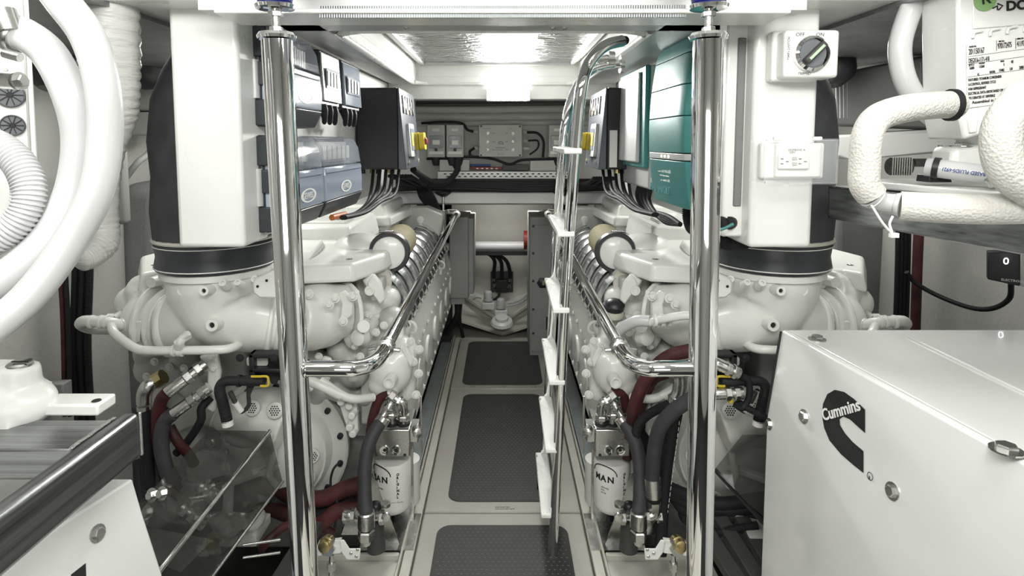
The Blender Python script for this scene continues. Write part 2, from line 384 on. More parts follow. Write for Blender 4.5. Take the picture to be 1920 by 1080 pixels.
# duct columns
def column(x0, x1, nm, y0=1.45):
    struct(nm, MB().bx(x0, x1, y0, y0 + .16, zb, 2.04), 'white', bevel=.012, bseg=3)
column(X(322, 200, 1.45), X(449, 200, 1.45), 'wall_column_left')
column(X(1413, 200, 1.45), X(1533, 200, 1.45), 'wall_column_right')
struct('trim_14', MB().bx(X(1366, 200, 1.48), X(1413, 200, 1.47), 1.50, 1.56, zb + .02, 1.85), 'white', bevel=.006)
struct('trim_15', MB().bx(X(1381, 200, 1.495), X(1396, 200, 1.495), 1.494, 1.502, zb + .1, 1.66), 'greywall', bevel=.003)
# dark wrapped exhaust ducts behind the columns
for sgn, t in ((1, 'left'), (-1, 'right')):
    MX = sgn
    c = V((-.86 if sgn > 0 else -.805, 1.745, 0))
    d = thing('exhaust_duct', 'dark quilted exhaust duct behind the white column on the %s' % t, 'duct', (c.x, c.y, 1.03), 'wrapped exhaust ducts')
    r = .165
    MB().lathe((c.x, c.y, 1.10), (0, 0, 1), [(0, r), (.1, r + .006), (.2, r - .002), (.3, r + .004), (.42, r - .01), (.5, r - .04), (.56, r - .075), (.60, r - .1)], 28).build('insulation_jacket', 'fabric', d)
    b = MB(); prof = [(0, r - .004), (.008, r + .002), (.04, r - .004), (.075, r + .001), (.085, r - .003)]
    MB().lathe((c.x, c.y, 1.03), (0, 0, 1), prof, 28).build('clamp_band', 'cover', d)
    MB().torus((c.x, c.y, 1.118), (0, 0, 1), r + .001, .006, 32).build('felt_edge', 'cream', d)
    MB().torus((c.x, c.y, 1.040), (0, 0, 1), r + .0015, .0018, 32, 6).torus((c.x, c.y, 1.103), (0, 0, 1), r + .0025, .0014, 32, 6).build('stitching', 'label', d)
MX = 1
# side compartments: grey lining, tank shapes, beams, ribs outboard
struct('trim_16', MB().bx(-1.80, -1.55, 1.0, 3.6, Z(100, 2.6) , Z(50, 2.3)), 'white', bevel=.01)
struct('trim_17', MB().bx(1.55, 1.80, 1.0, 3.6, Z(100, 2.6), Z(50, 2.3)), 'white', bevel=.01)
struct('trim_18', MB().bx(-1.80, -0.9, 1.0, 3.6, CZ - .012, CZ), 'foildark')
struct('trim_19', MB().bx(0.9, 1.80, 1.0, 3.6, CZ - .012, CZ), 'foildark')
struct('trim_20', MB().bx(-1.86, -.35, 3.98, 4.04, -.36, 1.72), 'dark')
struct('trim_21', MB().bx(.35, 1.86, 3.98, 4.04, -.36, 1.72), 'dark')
# walkway and trays -----------------------------------------------------------
def fl(px, py): # point on floor z=0
    d = P(px, py, 1) - V((0, 0, EYE)); t = -EYE / d.z; return V((0, 0, EYE)) + d * t
yy = [1.2, fl(940, 961).y, fl(940, 729).y, fl(940, 636).y]
specs = [('anti-slip floor panel nearest the camera, with dotted black mat', 986, 1200, .235), ('long middle floor panel with black mat, beside the ladder foot', 740, 941, .215), ('short farthest floor panel with black mat, at the end of the walkway', 641, 722, .235)]
for k, (lb, ya, yb_, hw) in enumerate(specs):
    p = thing('floor_panel', lb, 'floor panel', (0, yy[k], -.03), 'walkway floor panels')
    y0, y1 = yy[k] + .004, yy[k + 1] - .004
    MB().bx(-.297, .297, y0, y1, -.035, 0).build('panel_board', 'walk', p, bevel=.006)
    m1, m0 = fl(940, ya).y, (fl(940, yb_).y if yb_ < 1100 else 1.24)
    MB().plate((0, (m0 + m1) / 2, .001), (0, 0, 1), hw * 2, m1 - m0, .005, .05, up=(0, 1, 0)).build('anti_slip_mat', 'matblack', p)
    st = .0185 if k < 2 else .03     # raised studs of the mat
    b = MB(); nx = int(hw * 2 / st) - 1; ny = int((m1 - m0) / st) - 1
    for i in range(nx):
        for j in range(ny):
            cx = -hw + st * (i + 1) + (st / 2 if j % 2 else 0); cy = m0 + st * (j + 1)
            if (abs(cx) > hw - .05 and (cy < m0 + .05 or cy > m1 - .05)) or cx > hw - .01: continue
            b.add([(cx - .003, cy - .0015, .0035), (cx + .003, cy - .0015, .0035), (cx + .003, cy + .0015, .0035), (cx - .003, cy + .0015, .0035), (cx, cy, .0050)], [(0, 1, 4), (1, 2, 4), (2, 3, 4), (3, 0, 4)])
    b.build('mat_studs', 'greyink', p, smooth=False, kind='stuff')
    if k == 1:
        for q, s_ in enumerate(('ENGINE BATTERY', 'MAIN SHUT-OFF VALVE')):
            text(s_, .007, (-.027, y0 + .026 - .011 * q, .0005), (1, 0, 0), (0, 1, 0), 'ink', p)
    if k == 2:
        for xx in (-.19, -.02, .16): text('LIFT HERE', .008, (xx, y0 + .02, .0005), (1, 0, 0), (0, 1, 0), 'ink', p)
struct('floor_walkway', MB().bx(-.31, .31, .2, 4.22, -.36, -.036), 'cream')
for sgn in (1, -1):
    MX = sgn; t = 'left' if sgn > 0 else 'right'
    struct('trim_2%d' % (2 if sgn > 0 else 3), MB().bx(-.335, -.302, .2, 4.1, -.20, .006).bx(-.345, -.338, .2, 4.1, -.2, .022), 'cream', bevel=.004)
    struct('floor_tray_' + t, MB().bx(-.70, -.347, .9, 1.86, -.06, 0).bx(-.70, -.347, 1.86, 1.875, -.06, .02), 'cream', bevel=.004)
    g = tag(MB().bx(-.425, -.35, 2.2, 4.05, -.02, .012).bx(-.355, -.349, 2.2, 4.05, -.18, .03).bx(-.425, -.419, 2.2, 4.05, -.18, .0).build('engine_bearer', 'galv', None, bevel=.002),
            'galvanised engine bearer running aft along the %s side of the walkway' % t, 'beam', 'engine bearers')
MX = 1
# ================================================================ POLES, RAILS, LADDER
def pole(ptop, pbot, side, other):
    t_ = P(*ptop); b_ = P(*pbot); d = (b_ - t_).normalized(); base = t_ + d * ((t_.z - 0.0) / -d.z)
    o = thing('support_pole', 'thick polished steel support pole in the %s foreground, with a side arm' % side, 'pole', base, 'polished poles')
    r = .0293
    MB().lathe(base, t_ - base, [(0, r * .86), ((t_ - base).length - .004, r)], 40).build('tube', 'chrome', o)
    MB().lathe(t_ - d * -.002, -d, [(0, r + .006), (.006, r + .008), (.012, r + .004), (.013, .012)], 36).build('cap_ring', 'chrome', o)
    u = -d; q = t_ + u * .012
    MB().cyl(q, q + u * .050, .0075, n=14).build('threaded_rod', 'steel', o)
    b = MB()
    for k in range(9): b.torus(q + u * (.012 + k * .0022), u, .0075, .0007, 14, 4)
    b.build('thread', 'steel', o)
    for hh, rr_ in ((.001, .013), (.030, .014)): MB().hexnut(q + u * hh, u, rr_, .009).build('lock_nut', 'steel', o)
    MB().lathe(q + u * .042, u, [(0, .012), (.002, .036), (.008, .038), (.010, .036)], 30).build('flange_disc', 'chrome', o)
    MB().lathe(q + u * .052, u, [(0, .026), (.004, .032), (.03, .037), (.06, .040), (.085, .041)], 24).build('rubber_mount', 'blue', o)
    MB().bx(t_.x - .06, t_.x + .06, t_.y - .05, t_.y + .05, (q + u * .137).z - .003, 2.052).build('deck_pad', 'white', o, bevel=.004)
    MB().lathe(base, (0, 0, 1), [(0, .05), (.008, .05), (.012, .028)], 30).build('base_flange', 'chrome', o)
    return o, base, t_
def weld_at(p, ax, R, o): MB().torus(p, ax, R, .0025, 20, 6).build('weld', 'chrome', o)
for sgn, tp, bt, side in ((1, (519, 72, 1.16), (572, 1080, 1.16), 'left'), (-1, (556, 72, 1.16), (573, 1080, 1.16), 'right')):
    MX = sgn
    o, base, tt = pole(tp, bt, side, '')
    a0 = P(572 - 22, 691, 1.16); a0 = V((a0.x, 1.16, a0.z))
    pts = [a0, P(640, 691, 1.16), P(668, 691, 1.17), P(694, 683, 1.20), P(712, 668, 1.26), P(720, 655, 1.31)]
    MB().tube(pts, .0165, 20, 6).build('side_arm', 'chrome', o)
    weld_at(P(575, 691, 1.16), (1, 0, 0), .0175, o)
    rl = thing('hand_rail', 'polished handrail along the %s engine, running aft from the pole arm' % side, 'rail', P(722, 652, 1.32), 'walkway handrails')
    e0, e1 = P(722, 652, 1.322), P(857, 400, 3.46)
    MB().cyl(e0, e1, .0155, n=24).build('rail_tube', 'chrome', rl)
    dv = (e1 - e0).normalized()
    MB().lathe(e0 - dv * .012, dv, [(0, .018), (.002, .0215), (.014, .0215), (.016, .017)], 28).lathe(e0 + dv * .008, dv, [(0, .0215), (.008, .0215)], 28).build('rail_clamp', 'steel', rl)
    MB().cyl(e0 + V((.018, 0, -.004)), e0 + V((.034, 0, -.006)), .005, n=8).build('clamp_screw', 'steel', rl)
    MB().cyl(e0 + V((-.018, 0, .0)), e0 + V((-.038, 0, -.004)), .004, n=8).build('clamp_screw', 'steel', rl)
    MB().lathe(e1 - dv * .03, dv, [(0, .022), (.03, .022)], 20).cyl(e1, e1 + V((-.075, .01, .004)), .010).build('end_clamp', 'steel', rl)
    MB().cyl(e1 + V((-.05, 0, 0)), e1 + V((-.05, 0, .02)), .006).cyl(e1 + V((-.06, 0, .02)), e1 + V((-.0, 0, .024)), .0045).build('clamp_handle', 'steel', rl)
    st = thing('stanchion', 'short threaded stanchion standing at the far end of the %s handrail' % side, 'post', P(831, 470, 3.47), 'rail end stanchions')
    MB().cyl(P(831, 500, 3.47), P(831, 395, 3.47), .017).build('tube', 'chrome', st)
    MB().cyl(P(831, 396, 3.47), P(831, 368, 3.47), .008).build('threaded_rod', 'steel', st)
    MB().lathe(P(831, 369, 3.47), (0, 0, 1), [(0, .012), (.012, .035), (.024, .05), (.03, .05)], 20).build('foot_pad', 'black', st)
    MB().lathe(P(831, 396, 3.47), (0, 0, 1), [(0, .024), (.008, .024)], 20).build('collar', 'steel', st)
MX = 1
ld = thing('ladder', 'steel ladder with white steps leading up to the hatch', 'ladder', fl(1034, 1074))
def lz(z): return 1.9 - (1.9 - 1.6) * z / 1.4
near = [(1034, 1070, lz(.01)), (1046, 850, lz(.43)), (1057, 600, lz(.86)), (1070, 400, lz(1.2)), (1082, 240, lz(1.43)), (1090, 165, lz(1.54)), (1101, 125, 1.585), (1120, 98, 1.585), (1142, 83, 1.60), (1166, 77, 1.63)]
MB().tube([P(*a) for a in near], .0160, 20, 6).build('stringer', 'chrome', ld)
MB().cyl(P(1166, 77, 1.63), P(1172, 76, 1.65), .0125).build('end_fitting', 'rubber', ld)
MB().lathe(P(1032, 1076, 1.9), (0, 0, 1), [(0, .022), (.03, .02), (.035, .015)], 16).build('rubber_foot', 'rubber', ld)
def sn(z, k=1.0): # stringer x position at height z
    tb = [(.01, .159), (.43, .173), (.86, .183), (1.2, .193), (1.43, .205), (1.55, .215)]
    for (a, x0), (b_, x1) in zip(tb, tb[1:]):
        if z <= b_: return x0 + (x1 - x0) * (z - a) / (b_ - a)
    return .215
RAT = .37
far = [V((sn(z) + .002, lz(z) + RAT, z)) for z in (.012, .4, .8, 1.2, 1.45)] + [V((.25, 2.0, 1.58)), V((.30, 2.0, 1.64)), V((.37, 2.0, 1.66)), V((.395, 2.0, 1.66))]
MB().tube(far, .0160, 20, 6).build('stringer', 'chrome', ld)
MB().lathe(V((.395, 2.0, 1.66)), (1, 0, 0), [(0, .016), (.0, .03), (.012, .03)], 16).build('mounting_flange', 'steel', ld)
MB().cyl(P(1118, 111, 1.9), P(1140, 109, 1.9), .012).lathe(P(1140, 109, 1.9), (1, 0, 0), [(0, .013), (0, .022), (.02, .022)], 16).build('bracket', 'steel', ld)
MB().lathe(far[0] - V((0, 0, .01)), (0, 0, 1), [(0, .022), (.03, .02)], 16).build('rubber_foot', 'rubber', ld)
for z in (.165, .42, .665, .905, 1.14, 1.375):
    x = sn(z) - .010; y0, y1 = lz(z) - .02, lz(z) + RAT + .0
    b = MB(); wx = .031
    b.prism([(x - wx * .85, y0, z - .008), (x + wx * .75, y0, z - .008), (x + .003 + wx * .75, y1, z - .008), (x + .003 - wx * .85, y1, z - .008)], (0, 0, .016))
    st = b.build('step', 'white', ld, bevel=.004)
    b = MB()
    for k in (-.55, -.2, .15, .5):
        xx = x + wx * k; b.beam((xx, y0 + .01, z + .0085), (xx + .003, y1 - .01, z + .0085), .003, .0016)
    b.build('tread_rib', 'white', st)
    bolt((x - .02, y1 - .03, z + .008), (0, 0, 1), .004, .002, parent=st, name='screw')
# ================================================================ ENGINES
def engine(sgn):
    global MX
    MX = sgn; side = 'left' if sgn > 0 else 'right'
    E = thing('marine_engine', 'white marine diesel engine on the %s side of the walkway' % side, 'engine', (-.78, 2.9, -.1), 'pair of marine engines')
    R = random.Random(3)
    # ---- core block
    b = MB(); b.bx(-1.12, -.40, 2.12, 3.9, .12, .70)
    b.prism([(-1.10, 2.14, .70), (-.42, 2.14, .70), (-.60, 2.14, .95), (-.95, 2.14, .95)], (0, 1.7, 0))
    b.build('cylinder_block', 'engine_dark', E, bevel=.02)
    # side skirt facing the walkway, scalloped upper edge, round covers
    b = MB()
    y0, y1 = 2.12, 3.92
    b.prism([(-.395, y0, .26), (-.345, y0, .30), (-.335, y0, .62), (-.365, y0, .72), (-.43, y0, .74), (-.43, y0, .24)], (0, y1 - y0, 0))
    sk = b.build('side_cover', 'engine', E, bevel=.006)
    for k in range(26):
        y = y0 + .03 + k * .068
        MB().ell((-.358, y, .715), (.016, .022, .016), 10, 6).build('bolt_boss', 'engine', sk)
        if k % 2 == 0: bolt((-.336, y, .36), (1, 0, 0), .009, .008, 'engine', sk)
        if k % 2 == 0: bolt((-.334, y, .60), (1, 0, 0), .009, .008, 'engine', sk)
    for k in range(6):
        y = y0 + .17 + k * .29
        MB().lathe((-.340, y, .47), (1, 0, 0), [(0, .062), (.010, .060), (.014, .05), (.010, .03)], 24).build('inspection_cover', 'engine', sk)
    # eye bolts
    for (px, py, Y) in ((770, 614, 2.1), (826, 497, 3.1)):
        MB().torus(P(px, py, Y), (0.25, 1, 0.1), .022, .006, 20, 8).cyl(P(px, py, Y) - V((0, 0, .025)), P(px, py, Y) - V((0, 0, .05)), .008).build('lifting_eye', 'engine', E)
    # rocker cover with chrome fins
    def rail_pt(Y, a): # a: 0 outboard/upper edge .. 1 walkway/lower edge
        return V((-.475 + .125 * a, Y, .93 - .155 * a))
    b = MB()
    b.prism([rail_pt(2.10, 0) + V((-.03, 0, -.02)), rail_pt(2.10, 1) + V((0, 0, -.02)), rail_pt(2.10, 1) + V((-.02, 0, -.10)), rail_pt(2.10, 0) + V((-.05, 0, -.12))], (0, 1.5, 0))
    rk = b.build('rocker_cover', 'cover', E, bevel=.01)
    n = 10
    for k in range(n):
        Y = 2.14 + k * .145
        p0, p1 = rail_pt(Y, 0), rail_pt(Y, 1); mid = (p0 + p1) / 2 + V((.028, 0, .030)); b = MB()
        rs = []
        for t in range(9):
            u = t / 8; c = p0 * (1 - u) ** 2 + (mid + V((.02, 0, .03))) * 2 * u * (1 - u) + p1 * u * u
            hw = .046 * (1 - .15 * u); nn = V((.62, 0, .78)) * .018
            rs.append([c + V((0, -hw, 0)), c + V((0, -hw * .5, 0)) + nn * .8, c + V((0, hw * .5, 0)) + nn * .8, c + V((0, hw, 0)), c - nn])
        b.rings(rs).build('chrome_fin', 'chromefin', rk, ang=60)
    # second dark/chrome lower rail (injector line with loops)
    b = MB()
    for k in range(15):
        Y = 2.05 + k * .105; c = V((-.345, Y, .765))
        b = MB().torus(c, (1, .3, .4), .020, .006, 14, 6); b.build('fuel_line_loop', 'steel', rk)
    MB().beam((-.352, 2.05, .745), (-.352, 3.6, .745), .02, .02).build('fuel_rail', 'cover', rk, bevel=.004)
    # ---- air filter
    f0, f1 = P(729, 474, 2.17), P(752, 449, 2.66); ax = (f1 - f0).normalized(); Lf = (f1 - f0).length
    af = MB().lathe(f0 + ax * .045, ax, [(0, .071), (Lf - .045, .071), (Lf - .035, .062)], 36).build('air_filter', 'mesh', E)
    MB().lathe(f0 + ax * .0, ax, [(0, .066), (.0, .074), (.014, .078), (.02, .072), (.03, .077), (.045, .077), (.05, .070)], 36).build('filter_band', 'black', af)
    MB().lathe(f0 - ax * .02, ax, [(0, .052), (.006, .060), (.03, .062)], 36).build('filter_end_cap', 'engine', af)
    MB().box(f0 + ax * .03 + V((-.012, 0, .080)), (.055, .02, .008)).build('band_clamp', 'steel', af, bevel=.002)
    # ---- covers on top
    zt = 1.0
    def onz(px, py, z):
        d = P(px, py, 1) - V((0, 0, EYE)); t = (z - EYE) / d.z; return V((0, 0, EYE)) + d * t
    top = [onz(*a, zt) for a in ((262, 512), (300, 505), (500, 505), (570, 497), (662, 494), (722, 475), (740, 462), (733, 456), (712, 453), (640, 450), (560, 440), (420, 440), (262, 480))]
    c1 = MB(); n_ = len(top); low = []
    cen = sum(top, V((0, 0, 0))) / n_
    for p in top: d = (p - cen); d.z = 0; low.append(p + d.normalized() * .010 - V((0, 0, .062)))
    for i, p in enumerate(top): top[i] = p - (p - cen).normalized() * .004
    c1.rings([low, top])
    c1 = c1.build('intake_cover', 'engine', E, bevel=.012, bseg=3)
    b = MB(); q = onz(690, 462, zt)
    b.ell(onz(674, 462, zt) + V((0, .02, -.01)), (.105, .09, .058), 24, 10).build('cover_bulge', 'engine', c1)
    b = MB().tube([onz(580, 486, zt + .001), onz(590, 474, zt + .004), onz(600, 462, zt + .006), onz(602, 452, zt + .004)], [.003, .014, .014, .006], 10).build('cover_ridge', 'engine', c1)
    for px, py in ((655, 486), (708, 459), (600, 459), (290, 497)):
        q = onz(px, py, zt); MB().lathe(q - V((0, 0, .001)), (0, 0, 1), [(0, .011), (.002, .011), (.001, .008), (.001, .005)], 16).build('recess_ring', 'dirty', c1); bolt(q, (0, 0, 1), .005, .003, 'steel', c1, washer=False)
    # aft covers stepping up
    def block(nm, x0, x1, ya, yb_, z0, z1, m='engine', bev=.014):
        return MB().hexa([V((x0, ya, z0)), V((x1, ya, z0)), V((x1, yb_, z0)), V((x0, yb_, z0)), V((x0 + .02, ya + .02, z1)), V((x1 - .03, ya + .03, z1)), V((x1 - .02, yb_ - .01, z1)), V((x0 + .02, yb_ - .01, z1))]).build(nm, m, E, bevel=bev, bseg=3)
    a = block('charge_air_cover', -.98, -.60, 2.36, 2.86, .95, 1.055)
    MB().bx(-.90, -.66, 2.45, 2.60, 1.05, 1.066).build('raised_panel', 'engine', a, bevel=.005)
    bolt((-.70, 2.50, 1.066), (0, 0, 1), .008, .004, 'steel', a)
    c = block('charge_air_cover', -.90, -.56, 2.90, 3.40, .95, 1.085)
    MB().prism([(-.92, 2.86, .98), (-.55, 2.88, .98), (-.50, 3.45, .98), (-.9, 3.45, .98)], (0, 0, .05)).build('gasket_flange', 'engine', c, bevel=.01)
    ct = MB().prism([P(747, 390, 3.3), P(800, 389, 3.3), P(832, 402, 3.3), P(826, 440, 3.3), P(806, 462, 3.3), P(752, 452, 3.3)], (0, .12, 0)).build('coolant_tank', 'engine_dark', E, bevel=.012)
    for px, py in ((788, 412), (785, 441)): MB().lathe(P(px, py, 3.3), (0, -1, 0), [(0, .022), (.008, .020), (.010, .012)], 16).build('tank_boss', 'engine', ct)
    MB().cyl(P(760, 392, 3.32), P(760, 384, 3.32), .03).build('filler_cap', 'dirty', ct)
    # ---- exhaust elbow below the duct
    ec = V((-.86 if sgn > 0 else -.805, 1.745, 0)); ex = ec.x
    sh = ex + .86
    def Q(px, py, Y): p = P(px, py, Y); return p + V((sh, 0, 0))
    b = MB()
    b.tube([Q(410, 505, 1.745), Q(411, 535, 1.745), Q(420, 570, 1.745), Q(448, 590, 1.75), Q(490, 600, 1.77), Q(525, 605, 1.79)], [.148, .142, .125, .108, .098, .092], 28)
    b.tube([Q(400, 545, 1.745), Q(375, 585, 1.75), Q(345, 602, 1.77), Q(332, 604, 1.78)], [.10, .098, .096, .094], 24)
    el = b.build('exhaust_elbow', 'engine', E, remesh=.007)
    def boss(px, py, Y, r, L, par, d=(0, -1, .1), nm='boss', hole=True):
        p = Q(px, py, Y); o = MB().lathe(p, d, [(-.02, r * 1.35), (L * .5, r * 1.05), (L, r), (L, r * .5), (L - .006, r * .45)], 18).build(nm, 'engine', par)
        if hole: MB().lathe(p + V(d).normalized() * (L - .004), d, [(0, r * .42), (.001, r * .40)], 12).build('bore', 'ink', o)
        return o
    boss(404, 607, 1.63, .017, .022, el); boss(350, 543, 1.635, .013, .026, el); boss(390, 543, 1.60, .013, .024, el)
    boss(330, 538, 1.67, .013, .02, el, (-.5, -1, 0)); boss(420, 532, 1.60, .010, .01, el, (0, -1, .6), hole=False)
    boss(448, 531, 1.60, .009, .01, el, (0, -1, .6), hole=False); boss(478, 525, 1.63, .010, .01, el, (.3, -1, .6), hole=False)
    # flange under the band
    MB().lathe((ex, ec.y, 1.005), (0, 0, 1), [(0, .146), (.004, .155), (.022, .155), (.026, .15)], 32).build('elbow_flange', 'engine', el)
    # bracket on the right of the elbow
    lk = MB().prism([Q(472, 532, 1.60), Q(476, 522, 1.60), Q(512, 506, 1.60), Q(526, 508, 1.60), Q(526, 560, 1.60), Q(486, 560, 1.60), Q(474, 550, 1.60)], (0, .012, 0)).build('lifting_bracket', 'engine', E, bevel=.006)
    for px, py in ((483, 537), (500, 526)): MB().lathe(Q(px, py, 1.599), (0, -1, 0), [(0, .004), (.001, .004)], 10).build('bracket_hole', 'ink', lk)
    # V-band clamps both sides
    def vband(px, py, Y, d, r, w_, nm='v_clamp'):
        p = Q(px, py, Y); d = V(d).normalized()
        return MB().lathe(p - d * w_ / 2, d, [(0, r - .006), (.002, r), (w_ * .35, r + .006), (w_ * .65, r + .006), (w_ - .002, r), (w_, r - .006)], 36).build(nm, 'engine', E)
    dL = (Q(250, 598, 1.8) - Q(335, 604, 1.78)).normalized()
    vband(335, 604, 1.78, dL, .101, .030); vband(312, 602, 1.785, dL, .099, .012); v_ = vband(294, 600, 1.79, dL, .105, .024)
    MB().box(Q(337, 605, 1.675), (.02, .012, .02)).build('clamp_lug', 'engine', v_, bevel=.003)
    dR = (Q(560, 606, 1.81) - Q(520, 604, 1.79)).normalized()
    vband(508, 604, 1.785, dR, .101, .022); vband(524, 605, 1.79, dR, .094, .02)
    # turbine housing outboard
    b = MB(); p0 = Q(318, 603, 1.785)
    b.lathe(p0, dL, [(0, .094), (.05, .092), (.085, .086), (.115, .070), (.135, .045), (.142, .02)], 32)
    b.cyl(Q(275, 560, 1.80), Q(250, 543, 1.84), .05, .03).cyl(Q(300, 540, 1.82), Q(262, 545, 1.86), .06, .05)
    b.ell(Q(262, 566, 1.86), (.075, .07, .06)).ell(Q(300, 540, 1.90), (.09, .07, .05))
    tb = b.build('turbine_housing', 'engine', E, remesh=.006)
    MB().lathe(Q(240, 608, 1.735), (-.55, -1, 0), [(0, .024), (.02, .022), (.022, .016)], 18).build('plug_boss', 'engine', tb)
    bk = MB().prism([Q(249, 602, 1.70), Q(267, 600, 1.695), Q(263, 640, 1.695), Q(254, 644, 1.70), Q(250, 636, 1.70)], (0.004, -.01, 0)).build('bracket_plate', 'engine', tb, bevel=.004)
    for px, py in ((255, 606), (258, 640)): MB().lathe(Q(px, py, 1.692), (0, -1, 0), [(-.004, .0045), (.001, .0045)], 10).build('bracket_hole', 'ink', bk)
    for px, py, Y in ((255, 551, 1.79), (288, 530, 1.80), (310, 535, 1.8)): MB().cyl(Q(px, py, Y + .03), Q(px, py, Y), .014, .011).build('boss', 'engine', tb)
    # breather stub
    MB().cyl(Q(212, 598, 1.76), Q(240, 582, 1.82), .012).lathe(Q(207, 597, 1.76), (-1, -.4, .1), [(-.01, .015), (.008, .015)], 12).build('breather_stub', 'engine', E)
    MB().cyl(Q(283, 530, 1.75), Q(305, 524, 1.8), .016, .018).build('breather_stub', 'engine', E)
    # ---- coolant pipe
    cp = MB().tube([Q(207, 604, 1.70), Q(213, 622, 1.68), Q(228, 636, 1.66), Q(252, 652, 1.63), Q(272, 657, 1.62), Q(330, 657, 1.62), Q(400, 656, 1.62), Q(432, 653, 1.64), Q(456, 642, 1.70)], .0125, 14).build('coolant_pipe', 'engine', E)
    MB().tube([Q(232, 611, 1.72), Q(206, 605, 1.70), Q(180, 603, 1.70), Q(158, 602, 1.71), Q(152, 608, 1.74), Q(170, 616, 1.79), Q(205, 618, 1.83)], .0165, 14).build('hose_bend', 'engine', cp)
    for px in (172, 190, 199): MB().lathe(Q(px, 603.5, 1.70), (1, 0, 0), [(-.005, .018), (-.003, .020), (.003, .020), (.005, .018)], 18).build('hose_clamp', 'engine', cp)
    for px in (327, 337, 341): MB().lathe(Q(px, 657, 1.62), (1, 0, 0), [(-.004, .0135), (-.003, .0175), (.003, .0175), (.004, .0135)], 18).build('pipe_clamp', 'engine', cp)
    MB().tube([Q(336, 650, 1.61), Q(340, 638, 1.60), Q(352, 628, 1.62)], [.013, .011, .014], 10).cyl(Q(330, 643, 1.60), Q(354, 625, 1.6), .008).build('clamp_bracket', 'engine', cp)
    # ---- compressor housing (centre), behind the pole
    b = MB(); cc = P(598, 588, 1.90)
    b.ell(P(598, 590, 1.92), (.118, .11, .112), 24, 14)
    b.cyl(P(545, 600, 1.82), P(590, 600, 1.9), .088, .10, 24)
    b.cyl(P(630, 582, 1.93), P(656, 580, 1.95), .09, .088, 24)
    b.ell(P(690, 585, 2.08), (.085, .08, .085))
    b.cyl(P(690, 590, 2.0), P(660, 640, 1.95), .05, .06)
    co = b.build('compressor_housing', 'engine', E, remesh=.0065)
    fl_ = MB().lathe(P(650, 583, 1.93), (P(664, 566, 1.93) - P(640, 570, 1.90)), [(0, .094), (.010, .097), (.016, .092)], 36).build('flange', 'engine', co)
    br = MB().prism([P(633, 550, 1.80), P(645, 545, 1.80), P(663, 563, 1.82), (P(662, 590, 1.82)), P(647, 603, 1.80), P(637, 598, 1.80), P(640, 570, 1.80)], (0, .016, 0)).build('bracket', 'engine', co, bevel=.005)
    for px, py in ((629, 559), (644, 602), (662, 555), (580, 551), (618, 571)): bolt(P(px, py, 1.80), (0, -1, .1), .010, .010, 'engine', co)
    MB().lathe(P(583, 608, 1.815), (-.1, -1, 0), [(-.02, .034), (.0, .030), (.006, .028), (.006, .020), (.0, .018)], 24).build('port_ring', 'engine', co)
    MB().cyl(P(655, 556, 1.82), P(670, 547, 1.80), .009, .008).build('stub', 'engine', co)
    # intake throat to the right of the cover, under the filter
    b = MB(); b.ell(P(702, 560, 2.12), (.07, .07, .07)); b.ell(P(727, 560, 2.1), (.05, .08, .05)); b.cyl(P(705, 520, 2.14), P(700, 560, 2.12), .05, .06)
    b.cyl(P(688, 545, 1.98), P(712, 532, 2.0), .045)
    b.build('intake_throat', 'engine', E, remesh=.007)
    th = MB().prism([P(687, 532, 1.93), P(700, 514, 1.93), P(714, 530, 1.93), P(722, 562, 1.93), P(712, 572, 1.93), P(695, 548, 1.93)], (0, .02, 0)).build('throttle_plate', 'engine', E, bevel=.006)
    MB().lathe(P(693, 545, 1.93), (0, -1, 0), [(0, .018), (.004, .016), (.004, .01), (.001, .008)], 18).build('pivot_ring', 'engine', th)
    MB().lathe(P(700, 530, 2.08), (.7, -1, .1), [(0, .068), (.008, .070), (.016, .064)], 32).build('intake_flange', 'cream', E)
    if sgn < 0:
        b = MB(); c0 = P(734, 575, 1.96)
        b = MB().lathe(P(734, 590, 1.96), (0, -.3, 1), [(0, .036), (.01, .038), (.03, .030)], 24).build('cap_neck', 'cream', E)
        MB().lathe(P(733, 578, 1.95), (0, -.3, 1), [(0, .034), (.016, .036), (.02, .03), (.024, .028), (.030, .018), (.034, .008)], 24).build('filler_cap', 'black', b)
        cp2 = MB().tube([P(665, 605, 1.78), P(640, 598, 1.74), P(618, 594, 1.72), P(590, 592, 1.70), P(560, 606, 1.69), P(540, 612, 1.68)], .013, 14).build('coolant_pipe', 'engine', E)
        MB().tube([P(730, 625, 1.86), P(712, 612, 1.83), P(690, 602, 1.80), P(665, 602, 1.78)], .018, 14).build('hose_end', 'hoseW', cp2)
        for px in (656, 642, 630): MB().lathe(P(px, 601, 1.76), (1, 0, 0), [(-.006, .016), (-.004, .020), (.004, .020), (.006, .016)], 18).build('pipe_clamp', 'engine', cp2)
    # ---- gear train casting cluster between turbo and thermostat
    b = MB()
    for px, py, Y, r in ((610, 690, 1.99, .06), (640, 655, 1.98, .05), (575, 665, 2.0, .06), (665, 700, 2.0, .055), (690, 650, 2.0, .05), (560, 700, 2.02, .06), (640, 725, 2.03, .06), (735, 600, 2.03, .055), (720, 640, 2.02, .05), (600, 735, 2.04, .05), (690, 740, 2.05, .05)):
        b.ell(P(px, py, Y), (r, .06, r * .9), 14, 8)
    b.bx(-.78, -.42, 2.05, 2.16, .42, .92)
    b.cyl(P(650, 640, 1.93), P(690, 620, 1.93), .03).cyl(P(700, 650, 1.92), P(720, 690, 1.94), .028).cyl(P(655, 670, 1.95), P(665, 715, 1.95), .02)
    gt = b.build('gear_casing', 'engine_dark', E, remesh=.0075)  # casing is really whitish; crevice shade is put into its colour
